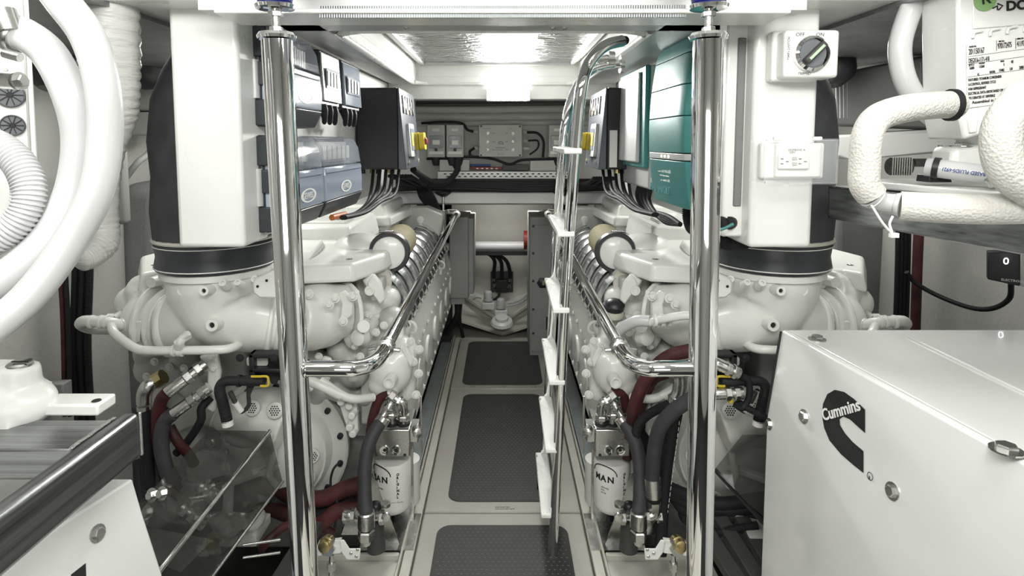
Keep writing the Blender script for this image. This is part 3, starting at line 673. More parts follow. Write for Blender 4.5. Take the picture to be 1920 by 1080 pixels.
    for px, py in ((676, 668), (612, 707), (690, 590), (705, 623), (655, 690), (735, 650), (720, 610), (665, 648), (598, 668)):
        bolt(P(px, py, 1.91), (0, -1, 0), .009, .009, 'engine', gt)
    MB().lathe(P(680, 630, 1.90), (-.4, -1, .1), [(0, .03), (.03, .026), (.034, .018)], 20).lathe(P(684, 610, 1.88), (.1, -1, .2), [(0, .022), (.03, .02)], 16).build('sensor_housing', 'engine', gt)
    lk = MB().prism([P(590, 692, 1.90), P(606, 668, 1.90), P(620, 672, 1.90), P(628, 700, 1.90), P(612, 710, 1.90)], (0, .015, 0)).build('link_plate', 'engine', gt, bevel=.006)
    MB().tube([P(600, 712, 1.85), P(640, 740, 1.85), P(665, 748, 1.85), P(700, 745, 1.9)], .014, 12).build('coolant_pipe', 'engine', E)
    MB().tube([P(560, 705, 1.85), P(600, 722, 1.84), P(640, 742, 1.85)], .016, 12).build('coolant_pipe', 'engine', E)
    b = MB()
    for px, py in ((640, 752), (655, 760), (660, 778), (656, 800), (662, 812)): b.lathe(P(px, py, 1.87), (0, -1, 0), [(-.03, .016), (0, .014), (.012, .012)], 12)
    b.prism([P(632, 748, 1.88), P(668, 748, 1.88), P(672, 812, 1.88), P(655, 818, 1.88)], (0, .02, 0)).build('pipe_bracket', 'engine', E, bevel=.003)
    # ---- thermostat housing nearest the walkway
    b = MB()
    b.ell(P(733, 693, 1.97), (.075, .07, .085), 20, 12).ell(P(755, 665, 2.0), (.055, .08, .06)).ell(P(722, 720, 1.96), (.06, .05, .05)).cyl(P(770, 650, 2.02), P(760, 745, 2.02), .035, .035)
    b.cyl(P(735, 640, 2.06), P(755, 600, 2.1), .05, .045).cyl(P(733, 735, 1.93), P(733, 745, 1.9), .022)
    b.bx(-.50, -.345, 2.0, 2.15, .40, .80)
    tm = b.build('thermostat_housing', 'engine', E, remesh=.0065)
    MB().lathe(P(730, 717, 1.87), (-.1, -1, 0), [(-.03, .022), (0, .020), (.006, .019), (.006, .013), (0, .012)], 20).build('port_ring', 'engine', tm)
    for px, py in ((775, 678), (780, 740), (770, 640), (716, 660), (785, 700), (755, 650), (700, 735), (786, 655)): bolt(P(px, py, 1.95), (.2, -1, 0), .010, .010, 'engine', tm)
    MB().prism([P(752, 655, 1.93), P(762, 650, 1.93), P(775, 675, 1.93), P(770, 690, 1.93)], (0, .05, 0)).build('rib', 'engine', tm, bevel=.004)
    # ---- flywheel bell housing
    c0 = P(520, 838, 2.0)
    b = MB().lathe((c0.x, 2.12, c0.z), (0, -1, 0), [(0, .210), (.05, .208), (.12, .200), (.17, .180), (.205, .145), (.225, .105), (.237, .07), (.24, .04)], 48)
    fh = b.build('flywheel_housing', 'engine', E)
    MB().torus((c0.x, 1.955, c0.z), (0, 1, 0), .184, .005, 40, 6).build('swage_line', 'engine', fh)
    MB().lathe((c0.x, 2.03, c0.z), (0, -1, 0), [(0, .25), (.030, .252), (.035, .245)], 48).build('bolt_flange', 'engine', fh, ang=30)
    for k in range(14):
        a = k * 2 * math.pi / 14 + .2; MB().lathe((c0.x + math.cos(a) * .231, 1.997, c0.z + math.sin(a) * .226), (0, -1, 0), [(0, .011), (.012, .010), (.014, .004)], 12).build('bolt_cap', 'black', fh)
    def perf(px, py, Y, d, par):
        d = V(d).normalized(); p = P(px, py, Y); r_ = V((0, 0, 1)).cross(d).normalized(); u_ = d.cross(r_)
        g = MB().lathe(p, d, [(-.004, .026), (.0, .025), (.0012, .023), (.0012, .001)], 24).build('vent_disc', 'engine', par)
        b = MB()
        for ii in range(-3, 4):
            for jj in range(-3, 4):
                o_ = r_ * (ii * .0074 + (jj % 2) * .0037) + u_ * jj * .0064
                if o_.length < .019: b.lathe(p + o_ + d * .001, d, [(0, .0026), (.0006, .0026)], 6)
        b.build('vent_holes', 'ink', g, kind='stuff', smooth=False)
    for a in (4, -27, -60, 60, 110, 150, 190, 230):
        aa = math.radians(a); rr_ = .152
        p = V((c0.x + math.cos(aa) * rr_, 1.916, c0.z + math.sin(aa) * rr_)); px_ = CX + p.x * F / p.y
        g = V((math.cos(aa) * .55, -1, math.sin(aa) * .55)).normalized()
        r_ = V((0, 0, 1)).cross(g).normalized(); u_ = g.cross(r_)
        q = MB().lathe(p, g, [(-.006, .026), (.0, .025), (.0016, .023), (.0016, .001)], 24).build('vent_disc', 'engine', fh); b = MB()
        for ii in range(-3, 4):
            for jj in range(-3, 4):
                o_ = r_ * (ii * .0074 + (jj % 2) * .0037) + u_ * jj * .0064
                if o_.length < .019: b.lathe(p + o_ + g * .0014, g, [(0, .0026), (.0006, .0026)], 6)
        b.build('vent_holes', 'ink', q, kind='stuff', smooth=False)
    # starter / side cone left of the bell
    b = MB(); b.tube([P(540, 790, 1.86), P(490, 775, 1.86), P(445, 778, 1.88), P(420, 790, 1.92)], [.10, .085, .06, .04], 24)
    b.ell(P(470, 812, 1.92), (.09, .05, .05))
    b.build('gearbox_nose', 'engine', E, remesh=.007)
    perf(472, 765, 1.775, (-.1, -1, .25), E); perf(515, 770, 1.765, (.05, -1, .2), E)
    # ---- outboard block castings (left of picture)
    b = MB()
    for px, py, Y, r in ((290, 690, 2.0, .07), (330, 700, 2.0, .07), (280, 660, 2.0, .05), (370, 720, 2.0, .06), (300, 740, 2.0, .05), (345, 670, 1.96, .045), (400, 690, 1.98, .05), (410, 730, 2.0, .05)):
        b.ell(P(px, py, Y), (r, .06, r * .9), 14, 8)
    b.bx(-1.18, -.9, 2.0, 2.2, .2, .8)
    ob = b.build('pump_casting', 'engine_dark', E, remesh=.0075)
    for px, py in ((290, 678), (320, 662), (275, 706), (318, 688), (345, 690), (300, 655), (362, 700)): bolt(P(px, py, 1.90), (0, -1, 0), .009, .009, 'engine', ob)
    sp = MB().prism([P(372, 668, 1.70), P(405, 662, 1.70), P(412, 700, 1.70), P(400, 775, 1.70), P(385, 768, 1.70), P(388, 700, 1.70)], (0, .02, 0)).build('support_plate', 'engine', E, bevel=.006)
    for px, py in ((380, 736), (402, 690), (396, 668)): bolt(P(px, py, 1.70), (0, -1, 0), .009, .009, 'engine', sp)
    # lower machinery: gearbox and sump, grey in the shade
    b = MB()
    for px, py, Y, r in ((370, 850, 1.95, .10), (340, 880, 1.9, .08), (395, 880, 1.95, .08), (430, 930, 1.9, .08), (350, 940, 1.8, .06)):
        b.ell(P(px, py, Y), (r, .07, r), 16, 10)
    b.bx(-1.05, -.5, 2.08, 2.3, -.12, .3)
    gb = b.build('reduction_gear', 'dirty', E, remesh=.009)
    MB().lathe(P(385, 880, 1.84), (.1, -1, .3), [(-.02, .062), (0, .06), (.004, .055)], 28).build('round_cover', 'engine_dark', gb)
    for px, py in ((362, 866), (394, 830), (350, 905), (418, 915), (420, 850)): bolt(P(px, py, 1.84), (.1, -1, .3), .012, .012, 'steel', gb)
    # engine mount frame pieces right of the drive shaft
    b = MB(); b.beam(P(430, 905, 1.8), P(528, 870, 1.9), .03, .02).beam(P(430, 905, 1.8), P(425, 990, 1.7), .03, .02)
    b.build('stay_bar', 'engine', E, bevel=.004, remesh=0)
    MB().tube([P(505, 815, 1.86), P(512, 850, 1.83), P(505, 890, 1.82), P(518, 912, 1.84)], .012, 10).build('drain_pipe', 'engine', E)
    b = MB()
    if sgn > 0: b.ell(P(430, 985, 1.65), (.04, .05, .03)); b.ell(P(478, 975, 1.7), (.03, .05, .02)); b.ell(P(410, 975, 1.65), (.03, .03, .02)); b.cyl(P(405, 965, 1.6), P(430, 1000, 1.6), .02)
    if sgn > 0: b.ell(P(470, 900, 1.95), (.10, .08, .09))
    b.bx(X(420, 990, 1.7), X(490, 990, 1.7), 1.66, 1.78, Z(1000, 1.7) - .02, Z(990, 1.7)); b.build('mount_casting', 'engine_dark', E, remesh=.006)
    # ---- ECU connector block
    e = MB()
    q = lambda px, py, Y=1.66: Q(px, py, Y)
    x0, x1, za, zb_ = q(441, 0).x, q(522, 0).x, Z(722, 1.66), Z(664, 1.66)
    e.bx(x0, x1, 1.66, 1.70, zb_ - .014, zb_).bx(x0, x1, 1.66, 1.70, Z(692, 1.66) - .012, Z(692, 1.66)).bx(x0, x0 + .016, 1.66, 1.70, za, zb_).bx(x1 - .018, x1, 1.66, 1.70, za, zb_).bx(x0, x1, 1.69, 1.70, za, zb_ - .02)
    ecu = e.build('connector_frame', 'black', E, bevel=.004)
    MB().plate(q(483, 677, 1.685), (0, -1, 0), .062, .026, .006, .006).build('frame_window', 'engine_dark', ecu)
    for px, py in ((450, 671), (514, 671), (514, 713)): bolt(q(px, py), (0, -1, 0), .008, .004, 'black', ecu)
    pl = MB().tube([q(496, 714, 1.62), q(470, 714, 1.62), q(440, 714, 1.62), q(420, 716, 1.62), q(412, 728, 1.62), q(414, 745, 1.62)], [.015, .015, .013, .014, .015, .015], 14).build('cable_plug', 'black', ecu)
    MB().lathe(q(449, 714, 1.62), (1, 0, 0), [(-.004, .017), (.004, .017)], 16).build('plug_collar', 'black', pl)
    b = MB(); b.tube([q(471, 706, 1.60), q(485, 706, 1.60), q(500, 706, 1.60), q(503, 712, 1.60), q(502, 723, 1.60), q(488, 724, 1.60)], .0035, 8, 4)
    b.build('locking_clip', 'yellow', pl)
    MB().corr([q(414, 742, 1.62), q(420, 765, 1.62), q(426, 790, 1.63)], .0145, .005).build('cable_conduit', 'black', pl)
    MB().lathe(q(426, 788, 1.63), (.1, 0, -1), [(0, .016), (.016, .016)], 14).build('cable_label', 'label', pl)
    MB().tube([q(470, 722, 1.65), q(466, 740, 1.66), q(466, 760, 1.68), q(452, 772, 1.68), q(440, 752, 1.65), q(432, 735, 1.64)], [.012, .006, .006, .006, .007, .007], 10).build('branch_cable', 'hinge', pl)
    MB().cyl(q(441, 755, 1.65), q(452, 771, 1.66), .0095).build('branch_label', 'label', pl)
    return E
engL = engine(1); engR = engine(-1); MX = 1
# ================================================================ LEFT TRUNK WALL EQUIPMENT
WD = V((.025, 1, 0)).normalized(); WN = V((1, -.025, 0)).normalized(); UP = V((0, 0, 1))   # along the wall, out of the wall
def W(Y, out, z): return V((wallx(Y), Y, 0)) + WN * out + UP * z
def wbox(b, Y0, Y1, o0, o1, z0, z1, slope=0):
    return b.hexa([W(Y0, o0, z0), W(Y0, o1, z0), W(Y1, o1, z0), W(Y1, o0, z0), W(Y0, o0, z1), W(Y0, o1 - slope, z1), W(Y1, o1 - slope, z1), W(Y1, o0, z1)])
def emblem(o, Y, z, w_, m):
    """the oval maker's badge on a window cover"""
    b = MB(); n = 20; out = []; inn = []
    for i in range(n):
        a = 2 * math.pi * i / n
        for lst, k in ((out, 1), (inn, .8)): lst.append(W(Y + math.cos(a) * w_ * k * (1 if k == 1 else .93), o, z + math.sin(a) * w_ * .33 * k))
    b.add(out + inn, [(i, (i + 1) % n, n + (i + 1) % n, n + i) for i in range(n)])
    e = b.build('badge_ring', m[0], m[1], smooth=False)
    text('GEWISS', w_ * .42, W(Y - w_ * .78, o + .0005, z - w_ * .14), WD, UP, m[0], m[1], sx=.95)
def breaker(Y0, Y1, z0, z1, label, latch=True):
    c = thing('breaker_box', label, 'breaker box', W((Y0 + Y1) / 2, 0, z0), 'breaker boxes on the left trunk wall')
    H = z1 - z0; K = 1.40; Yb = Y0 + .0
    b = MB()
    wbox(b, Y0, Y1, .002, .034, z0, z1)
    b.build('back_box', 'cover', c, bevel=.006)
    # hinged side clips seen end-on
    for a, d in ((.0, .28), (.40, .66), (.68, 1.0)):
        b = MB(); wbox(b, Y0 - .008, Y0 + .004, .004, .055, z0 + H * a + .003, z0 + H * d - .003); b.build('end_clip', 'cover', c, bevel=.003)
    b = MB(); b.cyl(W(Y0 - .004, .02, z0 + H * .66), W(Y0 - .004, .02, z0 + H * .28), .012); b.build('hinge_pin', 'silver', c)
    # lower apron
    pr = lambda Y, pts: [W(Y, o * K if o > .04 else o, z0 + H * z) for o, z in pts]
    L = WD * (Y1 - Y0 - .004)
    MB().prism(pr(Y0 + .002, [(.034, 0), (.056, .01), (.070, .16), (.072, .20), (.034, .20)]), L).build('lower_apron', 'cover', c, bevel=.003)
    MB().prism(pr(Y0 + .002, [(.034, .205), (.072, .205), (.073, .40), (.070, .62), (.034, .62)]), L).build('front_panel', 'smoked', c, bevel=.004)
    MB().prism(pr(Y0 + .002, [(.034, .63), (.070, .63), (.064, .85), (.050, .985), (.034, .995)]), L).build('window_lid', 'smokedlid', c, bevel=.004)
    b = MB(); wbox(b, Y0 + .012, Y1 - .015, .034, .044, z0 + H * .66, z0 + H * .93); rowp = b.build('breaker_row', 'silver', c)
    n = int((Y1 - Y0 - .04) / .018)
    for k in range(n):
        y = Y0 + .025 + k * .018
        b = MB(); wbox(b, y, y + .013, .044, .062, z0 + H * .70, z0 + H * .88); t = b.build('breaker', 'label' if k % 3 else 'boxgrey', rowp)
    MB().prism(pr(Y0 + .012, [(.071, .55), (.0745, .55), (.0735, .60), (.070, .60)]), WD * (Y1 - Y0 - .03)).build('lid_lip', 'smoked', c, bevel=.001)
    emblem(.0735 * K, (Y0 + Y1) / 2, z0 + H * .34, .062, ('label', c))
    return c
zA0, zA1 = Z(437, 1.55), Z(253, 1.55); zB0, zB1 = Z(237, 1.55), Z(47, 1.55)
breaker(1.55, 1.83, zA0, zA1, 'grey breaker box with smoked window, lower row, nearest the camera')
breaker(1.85, 2.28, zA0, zA1, 'grey breaker box with smoked window, lower row, beside the black cabinet')
breaker(1.55, 1.83, zB0, zB1, 'grey breaker box with smoked window, upper row, behind the left pole')
for k, (Y0, Y1, nm) in enumerate(((1.86, 2.06, 'small switch enclosure on the left trunk wall, next to the upper breaker box'), (2.09, 2.32, 'small switch enclosure on the left trunk wall, next to the black cabinet'))):
    c = thing('switch_enclosure', nm, 'switch box', W(Y0, 0, 1.51), 'small switch enclosures with dangling plugs')
    b = MB(); wbox(b, Y0, Y1, .002, .085, 1.515, 1.688); b.build('body', 'cover', c, bevel=.006)
    b = MB(); wbox(b, Y0 + .008, Y1 - .008, .085, .097, 1.53, 1.68, .008); b.build('face', 'silver' if k == 0 else 'smoked', c, bevel=.004)
    b = MB(); wbox(b, Y0 + .03, Y1 - .03, .096, .0985, 1.57, 1.635); wn = b.build('window', 'smoked', c, bevel=.002)
    for q in range(4):
        y = Y0 + .036 + q * (Y1 - Y0 - .072) / 4; b = MB(); wbox(b, y, y + .018, .0985, .101, 1.578, 1.625); b.build('rocker_switch', 'label' if k == 0 else 'cover', wn)
    for q in range(3):
        y = Y0 + .03 + q * .055
        if y > Y1: break
        MB().tube([W(y, .08, 1.515), W(y, .085, 1.50), W(y + .01, .085, 1.475), W(y + .02, .08, 1.462), W(y + .028, .075, 1.475)], [.016, .015, .009, .007, .006], 10).build('plug', 'rubber', c)
# black engine cabinets, both sides
for sgn in (1, -1):
    MX = sgn; t = 'left' if sgn > 0 else 'right'
    Yn, Yf = 2.55, 2.98
    c = thing('control_cabinet', 'black engine control cabinet with slate wedge door on the %s trunk wall' % t, 'cabinet', (-.55, 2.7, 1.27), 'engine control cabinets')
    x0 = wallx(2.6) + .004; x0n = X(667, 240, Yn); x1 = X(746, 240, Yn)
    z0, z1 = Z(318, Yn), Z(164, Yn)
    MB().bx(x0n, x1, Yn, Yf, z0, z1).build('cabinet_body', 'cab', c, bevel=.008)
    MB().bx(x1 - .012, x1 - .006, Yn - .002, Yf, z0, z1).build('door_seam', 'black', c)
    dx1 = X(762, 318, Yn)
    dr = MB().hexa([V((x1, Yn, z0)), V((dx1, Yn, z0)), V((dx1, Yf, z0)), V((x1, Yf, z0)), V((x1, Yn, z1)), V((x1 + .006, Yn, z1)), V((x1 + .006, Yf, z1)), V((x1, Yf, z1))]).build('door', 'door', c, bevel=.003)
    # door plane frame
    dn = V((1, 0, (dx1 - x1 - .006) / (z1 - z0))).normalized(); du = dn.cross(V((0, 1, 0))) * -1; du = V((0, 1, 0)).cross(dn) * -1
    if du.z < 0: du = -du
    def D(f, g, out=0): # f along door 0..1, g height 0..1
        return V((dx1 + (x1 + .006 - dx1) * g, Yn + (Yf - Yn) * f, z0 + (z1 - z0) * g)) + dn * out
    s_ = MB().plate(D(.40, .36, .006), dn, .15, .15, .014, .012, up=(0, 0, 1)).build('display_bezel', 'silver', dr)
    MB().plate(D(.40, .37, .0145), dn, .10, .10, .003, .004).build('display_screen', 'smoked', s_)
    MB().plate(D(.36, .37, .0165), dn, .05, .06, .001, .003).build('display_reading', 'yellow', s_)
    sw = MB().plate(D(.62, .34, .015), dn, .075, .085, .03, .012).build('switch_base', 'yellow', dr)
    MB().plate(D(.62, .34, .045), dn, .075, .08, .025, .014).build('switch_ring', 'yellow', sw)
    MB().lathe(D(.62, .34, .03), dn, [(0, .022), (.035, .018)], 16).box(D(.62, .34, .058), (.02, .05, .022)).build('switch_handle', 'red', sw, bevel=.003)
    for f in (.15, .85): bolt(D(f, .08, 0), dn, .010, .008, 'steel', dr)
    # raised letters
    pos = D(.10 if sgn > 0 else .92, .70, .001)
    dnm = V((dn.x * sgn, dn.y, dn.z)); p2 = V((pos.x * sgn, pos.y, pos.z))
    MXs = MX; MX = 1
    text('MAN', .11, p2, (0, 1, 0) if sgn > 0 else (0, -1, 0), (du.x * sgn, 0, du.z), 'steel', dr, 'raised_letters', ext=.006, off=.002, sx=1.25)
    MX = MXs
    if sgn < 0:
        MB().bx(x1 - .045, x1 - .012, Yn - .003, Yn, z0 + .01, z0 + .17).build('spec_label', 'label', c)
    for q in range(4):
        xx = x0n + .015 + q * .035
        MB().lathe((xx, Yn + .05 + .03 * (q % 2), z0), (0, 0, -1), [(0, .012), (.02, .012)], 12).build('cable_gland', 'brass' if q % 2 else 'black', c)
MX = 1
# cables below: bundles drooping from cabinets and boxes
def cable(nm, lb, cat, pts, r, m='rubber', grp=None, n=10, corr=False, pitch=.006):
    b = MB()
    if corr: b.corr(pts, r, pitch, .08, n)
    else: b.tube(pts, r, n)
    o = b.build(nm, m)
    return tag(o, lb, cat, grp)
def mir(pts): return [V((-p.x, p.y, p.z)) for p in pts]
droop = []
for k in range(5):
    droop.append([P(700 + k * 12, 319, 2.6), P(697 + k * 11, 350 + k * 3, 2.5), P(690 + k * 6, 378, 2.3), P(670 + k * 4, 398, 2.15), P(640 + k * 2, 408, 2.0)])
for k, d in enumerate(droop):
    cable('cable', 'black cable drooping under the left control cabinet', 'cable', d, .007 + .002 * (k % 2), 'rubber', 'black cables under the left cabinet', corr=(k == 2))
    cable('cable', 'black cable drooping under the right control cabinet', 'cable', mir([p + V((0, .08, 0)) for p in d]), .007 + .002 * (k % 2), 'rubber', 'black cables under the right cabinet')
cable('cable', 'thick black conduit loop right of the left control cabinet', 'cable', [P(858, 300, 3.5), P(856, 322, 3.45), P(838, 340, 3.35), P(812, 342, 3.2), P(790, 330, 3.1), P(775, 318, 2.95)], .017, 'rubber')
for k in range(9):
    cable('cable', 'black cable of the fan sweeping down from the left cabinet to the trunking', 'cable', [P(730 + k * 5, 330, 3.0), P(752 + k * 5, 338 + (k % 3) * 3, 3.15), P(780 + k * 2.5, 350, 3.4), P(790 + k * 3, 372, 3.45), P(812 + k * 1.5, 394, 3.47)], .010, 'rubber', 'cable fan left')
    cable('cable', 'black cable of the fan sweeping from the right cabinet to the trunking', 'cable', mir([P(730 + k * 5, 334, 3.0), P(752 + k * 4, 340 + (k % 3) * 3, 3.15), P(782 + k * 2.5, 346, 3.35), P(830 + k * 2, 346 + k, 3.45)]), .010, 'rubber', 'cable fan right')
cable('cable', 'short orange sleeve on the cables above the left engine cover', 'cable', [P(648, 402, 2.1), P(634, 405, 2.06), P(622, 408, 2.02)], .011, 'orange')
# ================================================================ RIGHT TRUNK WALL: CHARGER AND INVERTER
MX = -1
c = thing('battery_charger', 'slim silver and teal battery charger between the black cabinet and the teal inverter', 'charger', W(2.4, 0, 1.22))
b = MB(); wbox(b, 2.2, 2.62, .004, .10, 1.22, 1.685); b.build('back_case', 'silver', c, bevel=.008)
zc0, zc1 = 1.30, 1.685
b = MB(); wbox(b, 2.2, 2.62, .10, .118, zc0, zc1); fr = b.build('teal_edge', 'teal', c, bevel=.006)
b = MB(); wbox(b, 2.26, 2.60, .118, .135, zc0 + .02, zc1 - .02, .006); fp = b.build('front_shield', 'silver', c, bevel=.01)
for k in range(14):
    b = MB(); wbox(b, 2.198, 2.2, .02, .03, 1.30 + k * .026, 1.308 + k * .026); b.build('vent_slot', 'ink', c)
b = MB(); wbox(b, 2.198, 2.2, .075, .095, 1.235, 1.265); b.build('label', 'label', c)
b = MB(); wbox(b, 2.198, 2.2, .02, .035, 1.22, 1.30); b.build('label', 'label', c)
MX = 1
text('MASTERVOLT', .022, V((-(W(2.62, .1355, 0).x), 2.56, 1.45)), V((0, 0, -1)), V((0, -1, 0)), 'ink', fp)
MX = -1
iv = thing('inverter', 'large teal inverter with curved front on the right trunk wall, behind the pole', 'inverter', W(1.85, 0, 1.2))
z0, z1 = 1.205, 1.742
Ya, Yb_ = 1.66, 2.06
b = MB(); wbox(b, Ya - .005, Yb_, .002, .03, z0 + .02, z1 + .005); b.build('mounting_plate', 'silver', iv, bevel=.004)
def front(z): # bulge by height
    t = (z - z0) / (z1 - z0)
    return .118 + .036 * math.sin(math.pi * min(1, max(0, t * .85 + .12))) - (.05 * max(0, (t - .86) / .14) ** 2)
zs = [z0, z0 + .012, z0 + .135, z0 + .140, z0 + .163, z0 + .168, z0 + .27, z0 + .36, z0 + .45, z0 + .50, z1]
def slab(za, zb_, nm, m, dy=0):
    b = MB(); n = 6; rs = []
    for k in range(n + 1):
        z = za + (zb_ - za) * k / n; f = front(z)
        rs.append([W(Ya + dy, .03, z), W(Ya + dy, f - .028, z), W(Ya + .018, f - .008, z), W(Ya + .05, f, z), W(Yb_ - .06, f + .002, z), W(Yb_ - .02, f - .008, z), W(Yb_, f - .03, z), W(Yb_, .03, z)])
    return b.rings(rs).build(nm, m, iv, bevel=.0015, ang=50)
for za, zb_, nm, m in ((z0, z0 + .138, 'lower_casing', 'teal'), (z0 + .141, z0 + .160, 'indicator_strip', 'silver'), (z0 + .163, z0 + .268, 'casing_band', 'teal'), (z0 + .270, z0 + .358, 'casing_band', 'teal'), (z0 + .360, z0 + .448, 'casing_band', 'teal'), (z0 + .450, z1, 'casing_band', 'teal')):
    o = slab(za, zb_, nm, m)
    if nm == 'indicator_strip': strip = o
    if nm == 'lower_casing': low = o
for k in range(3): MB().lathe(W(1.80 + k * .035, front(z0 + .15) + .0008, z0 + .150), WN, [(0, .0045), (.002, .004)], 12).build('indicator_lamp', 'led', strip)
b = MB(); wbox(b, Ya - .002, Ya - .0002, .055, .075, z0 + .18, z0 + .28); b.build('spec_label', 'label', iv)
MX = 1
fx = lambda z, Y, e=.001: -(W(Y, front(z) + e, 0)).x
tx = lambda s_, size, Y, z, m_, par, ext=.0004: text(s_, size, V((fx(z, Y, .0015), Y, z)), V((.025, -1, 0)), UP, m_, par, ext=ext)
tx('MASTERVOLT', .036, 2.03, z0 + .030, 'teallight', low, .003)
tx('COMBIMASTER', .020, 1.92, z0 + .098, 'whiteink', low); tx('inverter charger combination', .008, 1.90, z0 + .086, 'whiteink', low); tx('24V 3000W-70A', .014, 1.90, z0 + .070, 'whiteink', low)
for k, yy_ in enumerate((1.66, 1.72, 1.78, 1.84, 1.9)):
    p = [W(yy_, .05, 1.21), W(yy_ - .01, .055, 1.16), W(yy_ - .05, .05, 1.12), W(yy_ - .12, .02, 1.135)]
    cable('cable', 'black corrugated conduit hanging under the teal inverter', 'cable', mir(p), .017 if k % 2 == 0 else .010, 'rubber', 'conduits under the inverter', corr=(k % 2 == 0))
for k in range(4):
    p = [W(2.3 + k * .06, .06, 1.225), W(2.3 + k * .06, .07, 1.17), W(2.2 + k * .05, .07, 1.13), W(2.1, .06, 1.11 + k * .008), W(1.98, .05, 1.12)]
    cable('cable', 'black cable hanging under the silver charger', 'cable', mir(p), .009, 'rubber', 'cables under the charger')
for px in (1340, 1352, 1368):
    MB().lathe(P(px, 418, 1.5), (-.8, -1, 0), [(-.01, .017), (.004, .017)], 16).build('trim_24', 'ink')['kind'] = 'structure'
cable('cable', 'thin teal cable across the grommet holes right of the right pole', 'cable', [P(1330, 427, 1.47), P(1352, 430, 1.46), P(1375, 420, 1.46)], .004, 'teal')
# ---- switch and socket on the right column
yc = 1.45
sw = thing('isolator_switch', 'white isolator box with chrome-rimmed rotary knob on the right column', 'switch', P(1505, 150, yc))
MB().bx(X(1436, 100, yc), X(1520, 100, yc), yc - .035, yc, Z(155, yc), Z(62, yc)).build('base_box', 'white', sw, bevel=.006)
MB().bx(X(1462, 100, 1.40), X(1563, 100, 1.40), 1.375, 1.44, Z(146, 1.38), Z(56, 1.38)).build('front_box', 'white', sw, bevel=.008)
k0 = P(1520, 101, 1.372)
kn = MB().lathe(k0, (0, -1, 0), [(-.002, .040), (.010, .040), (.016, .034), (.010, .030), (.010, .001)], 36).build('knob_ring', 'chrome', sw)
MB().lathe(k0, (0, -1, 0), [(0, .031), (.011, .030)], 30).build('knob_dish', 'greyplast', kn)
MB().box(k0 + V((0, -.020, 0)), (.060, .018, .016), Quaternion((0, 1, 0), math.radians(-45))).build('knob_grip', 'hinge', kn, bevel=.004)
MB().box(k0 + V((0, -.0298, 0)), (.044, .001, .006), Quaternion((0, 1, 0), math.radians(-45))).build('pointer_mark', 'pebble', kn)
text('OFF', .012, P(1492, 68, 1.374), (1, 0, 0), UP, 'greyink', sw); text('ON', .012, P(1530, 68, 1.374), (1, 0, 0), UP, 'greyink', sw)
text('TRIPPED', .008, P(1496, 140, 1.374), (1, 0, 0), UP, 'greyink', sw); text('MAIN SWITCH', .008, P(1480, 112, 1.374), (0, 0, 1), (-1, 0, 0), 'greyink', sw)
so = thing('wall_socket', 'white double socket under a clear hinged cover on the right column', 'socket', P(1497, 340, yc))
MB().bx(X(1420, 300, yc), X(1538, 300, yc), yc - .018, yc, Z(334, yc), Z(268, yc)).build('back_box', 'white', so, bevel=.005)
pp = MB().bx(X(1455, 300, 1.42), X(1540, 300, 1.42), 1.418, 1.432, Z(332, 1.42), Z(270, 1.42)).build('face_plate', 'white', so, bevel=.003)
MB().bx(X(1460, 300, 1.41), X(1518, 300, 1.41), 1.408, 1.418, Z(317, 1.41), Z(290, 1.41)).build('socket_insert', 'white', pp, bevel=.003)
for cx_ in (1472, 1506):
    for dx, w_ in ((-5, 1.8), (5, 1.8)):
        for dy in ((-5, 4) if dx < 0 else (0,)):
            MB().bx(X(cx_ + dx - 3, 300, 1.407), X(cx_ + dx + 2, 300, 1.407), 1.4070, 1.4081, Z(303 + dy + 1, 1.407), Z(303 + dy - .8, 1.407)).build('slot', 'ink', pp)
for cz in (-6, 4): MB().box(P(1490, 303 + cz, 1.406), (.010, .003, .007)).build('test_button', 'boxgrey', pp)
text('DOMESTIC A', .007, P(1478, 283, 1.4175), (1, 0, 0), UP, 'greyink', pp); text('220V', .007, P(1480, 287.5, 1.4175), (1, 0, 0), UP, 'greyink', pp)
gx0, gx1, gz0, gz1 = X(1430, 300, 1.36), X(1563, 300, 1.36), Z(343, 1.36), Z(262, 1.36)
b = MB(); b.bx(gx0, gx1, 1.345, 1.348, gz0, gz1); b.bx(gx0, gx0 + .003, 1.348, 1.43, gz0, gz1).bx(gx1 - .003, gx1, 1.348, 1.43, gz0, gz1).bx(gx0, gx1, 1.348, 1.43, gz0, gz0 + .003).bx(gx0, gx1, 1.348, 1.43, gz1 - .003, gz1)
b.build('clear_cover', 'glass', so, bevel=.001)
b = MB(); zz = 1.345
for a, c_ in (((gx0, gz0), (gx1, gz0)), ((gx1, gz0), (gx1, gz1)), ((gx1, gz1), (gx0, gz1)), ((gx0, gz1), (gx0, gz0))): b.cyl((a[0], zz, a[1]), (c_[0], zz, c_[1]), .0028, n=8)
b.build('cover_rim', 'glass', so)
for px in (1458, 1532): MB().cyl(P(px - 8, 260, 1.42), P(px + 8, 260, 1.42), .005).build('cover_hinge', 'white', so)
MB().ell(P(1474, 346, 1.35), (.008, .004, .008)).build('cover_tab', 'glass', so)
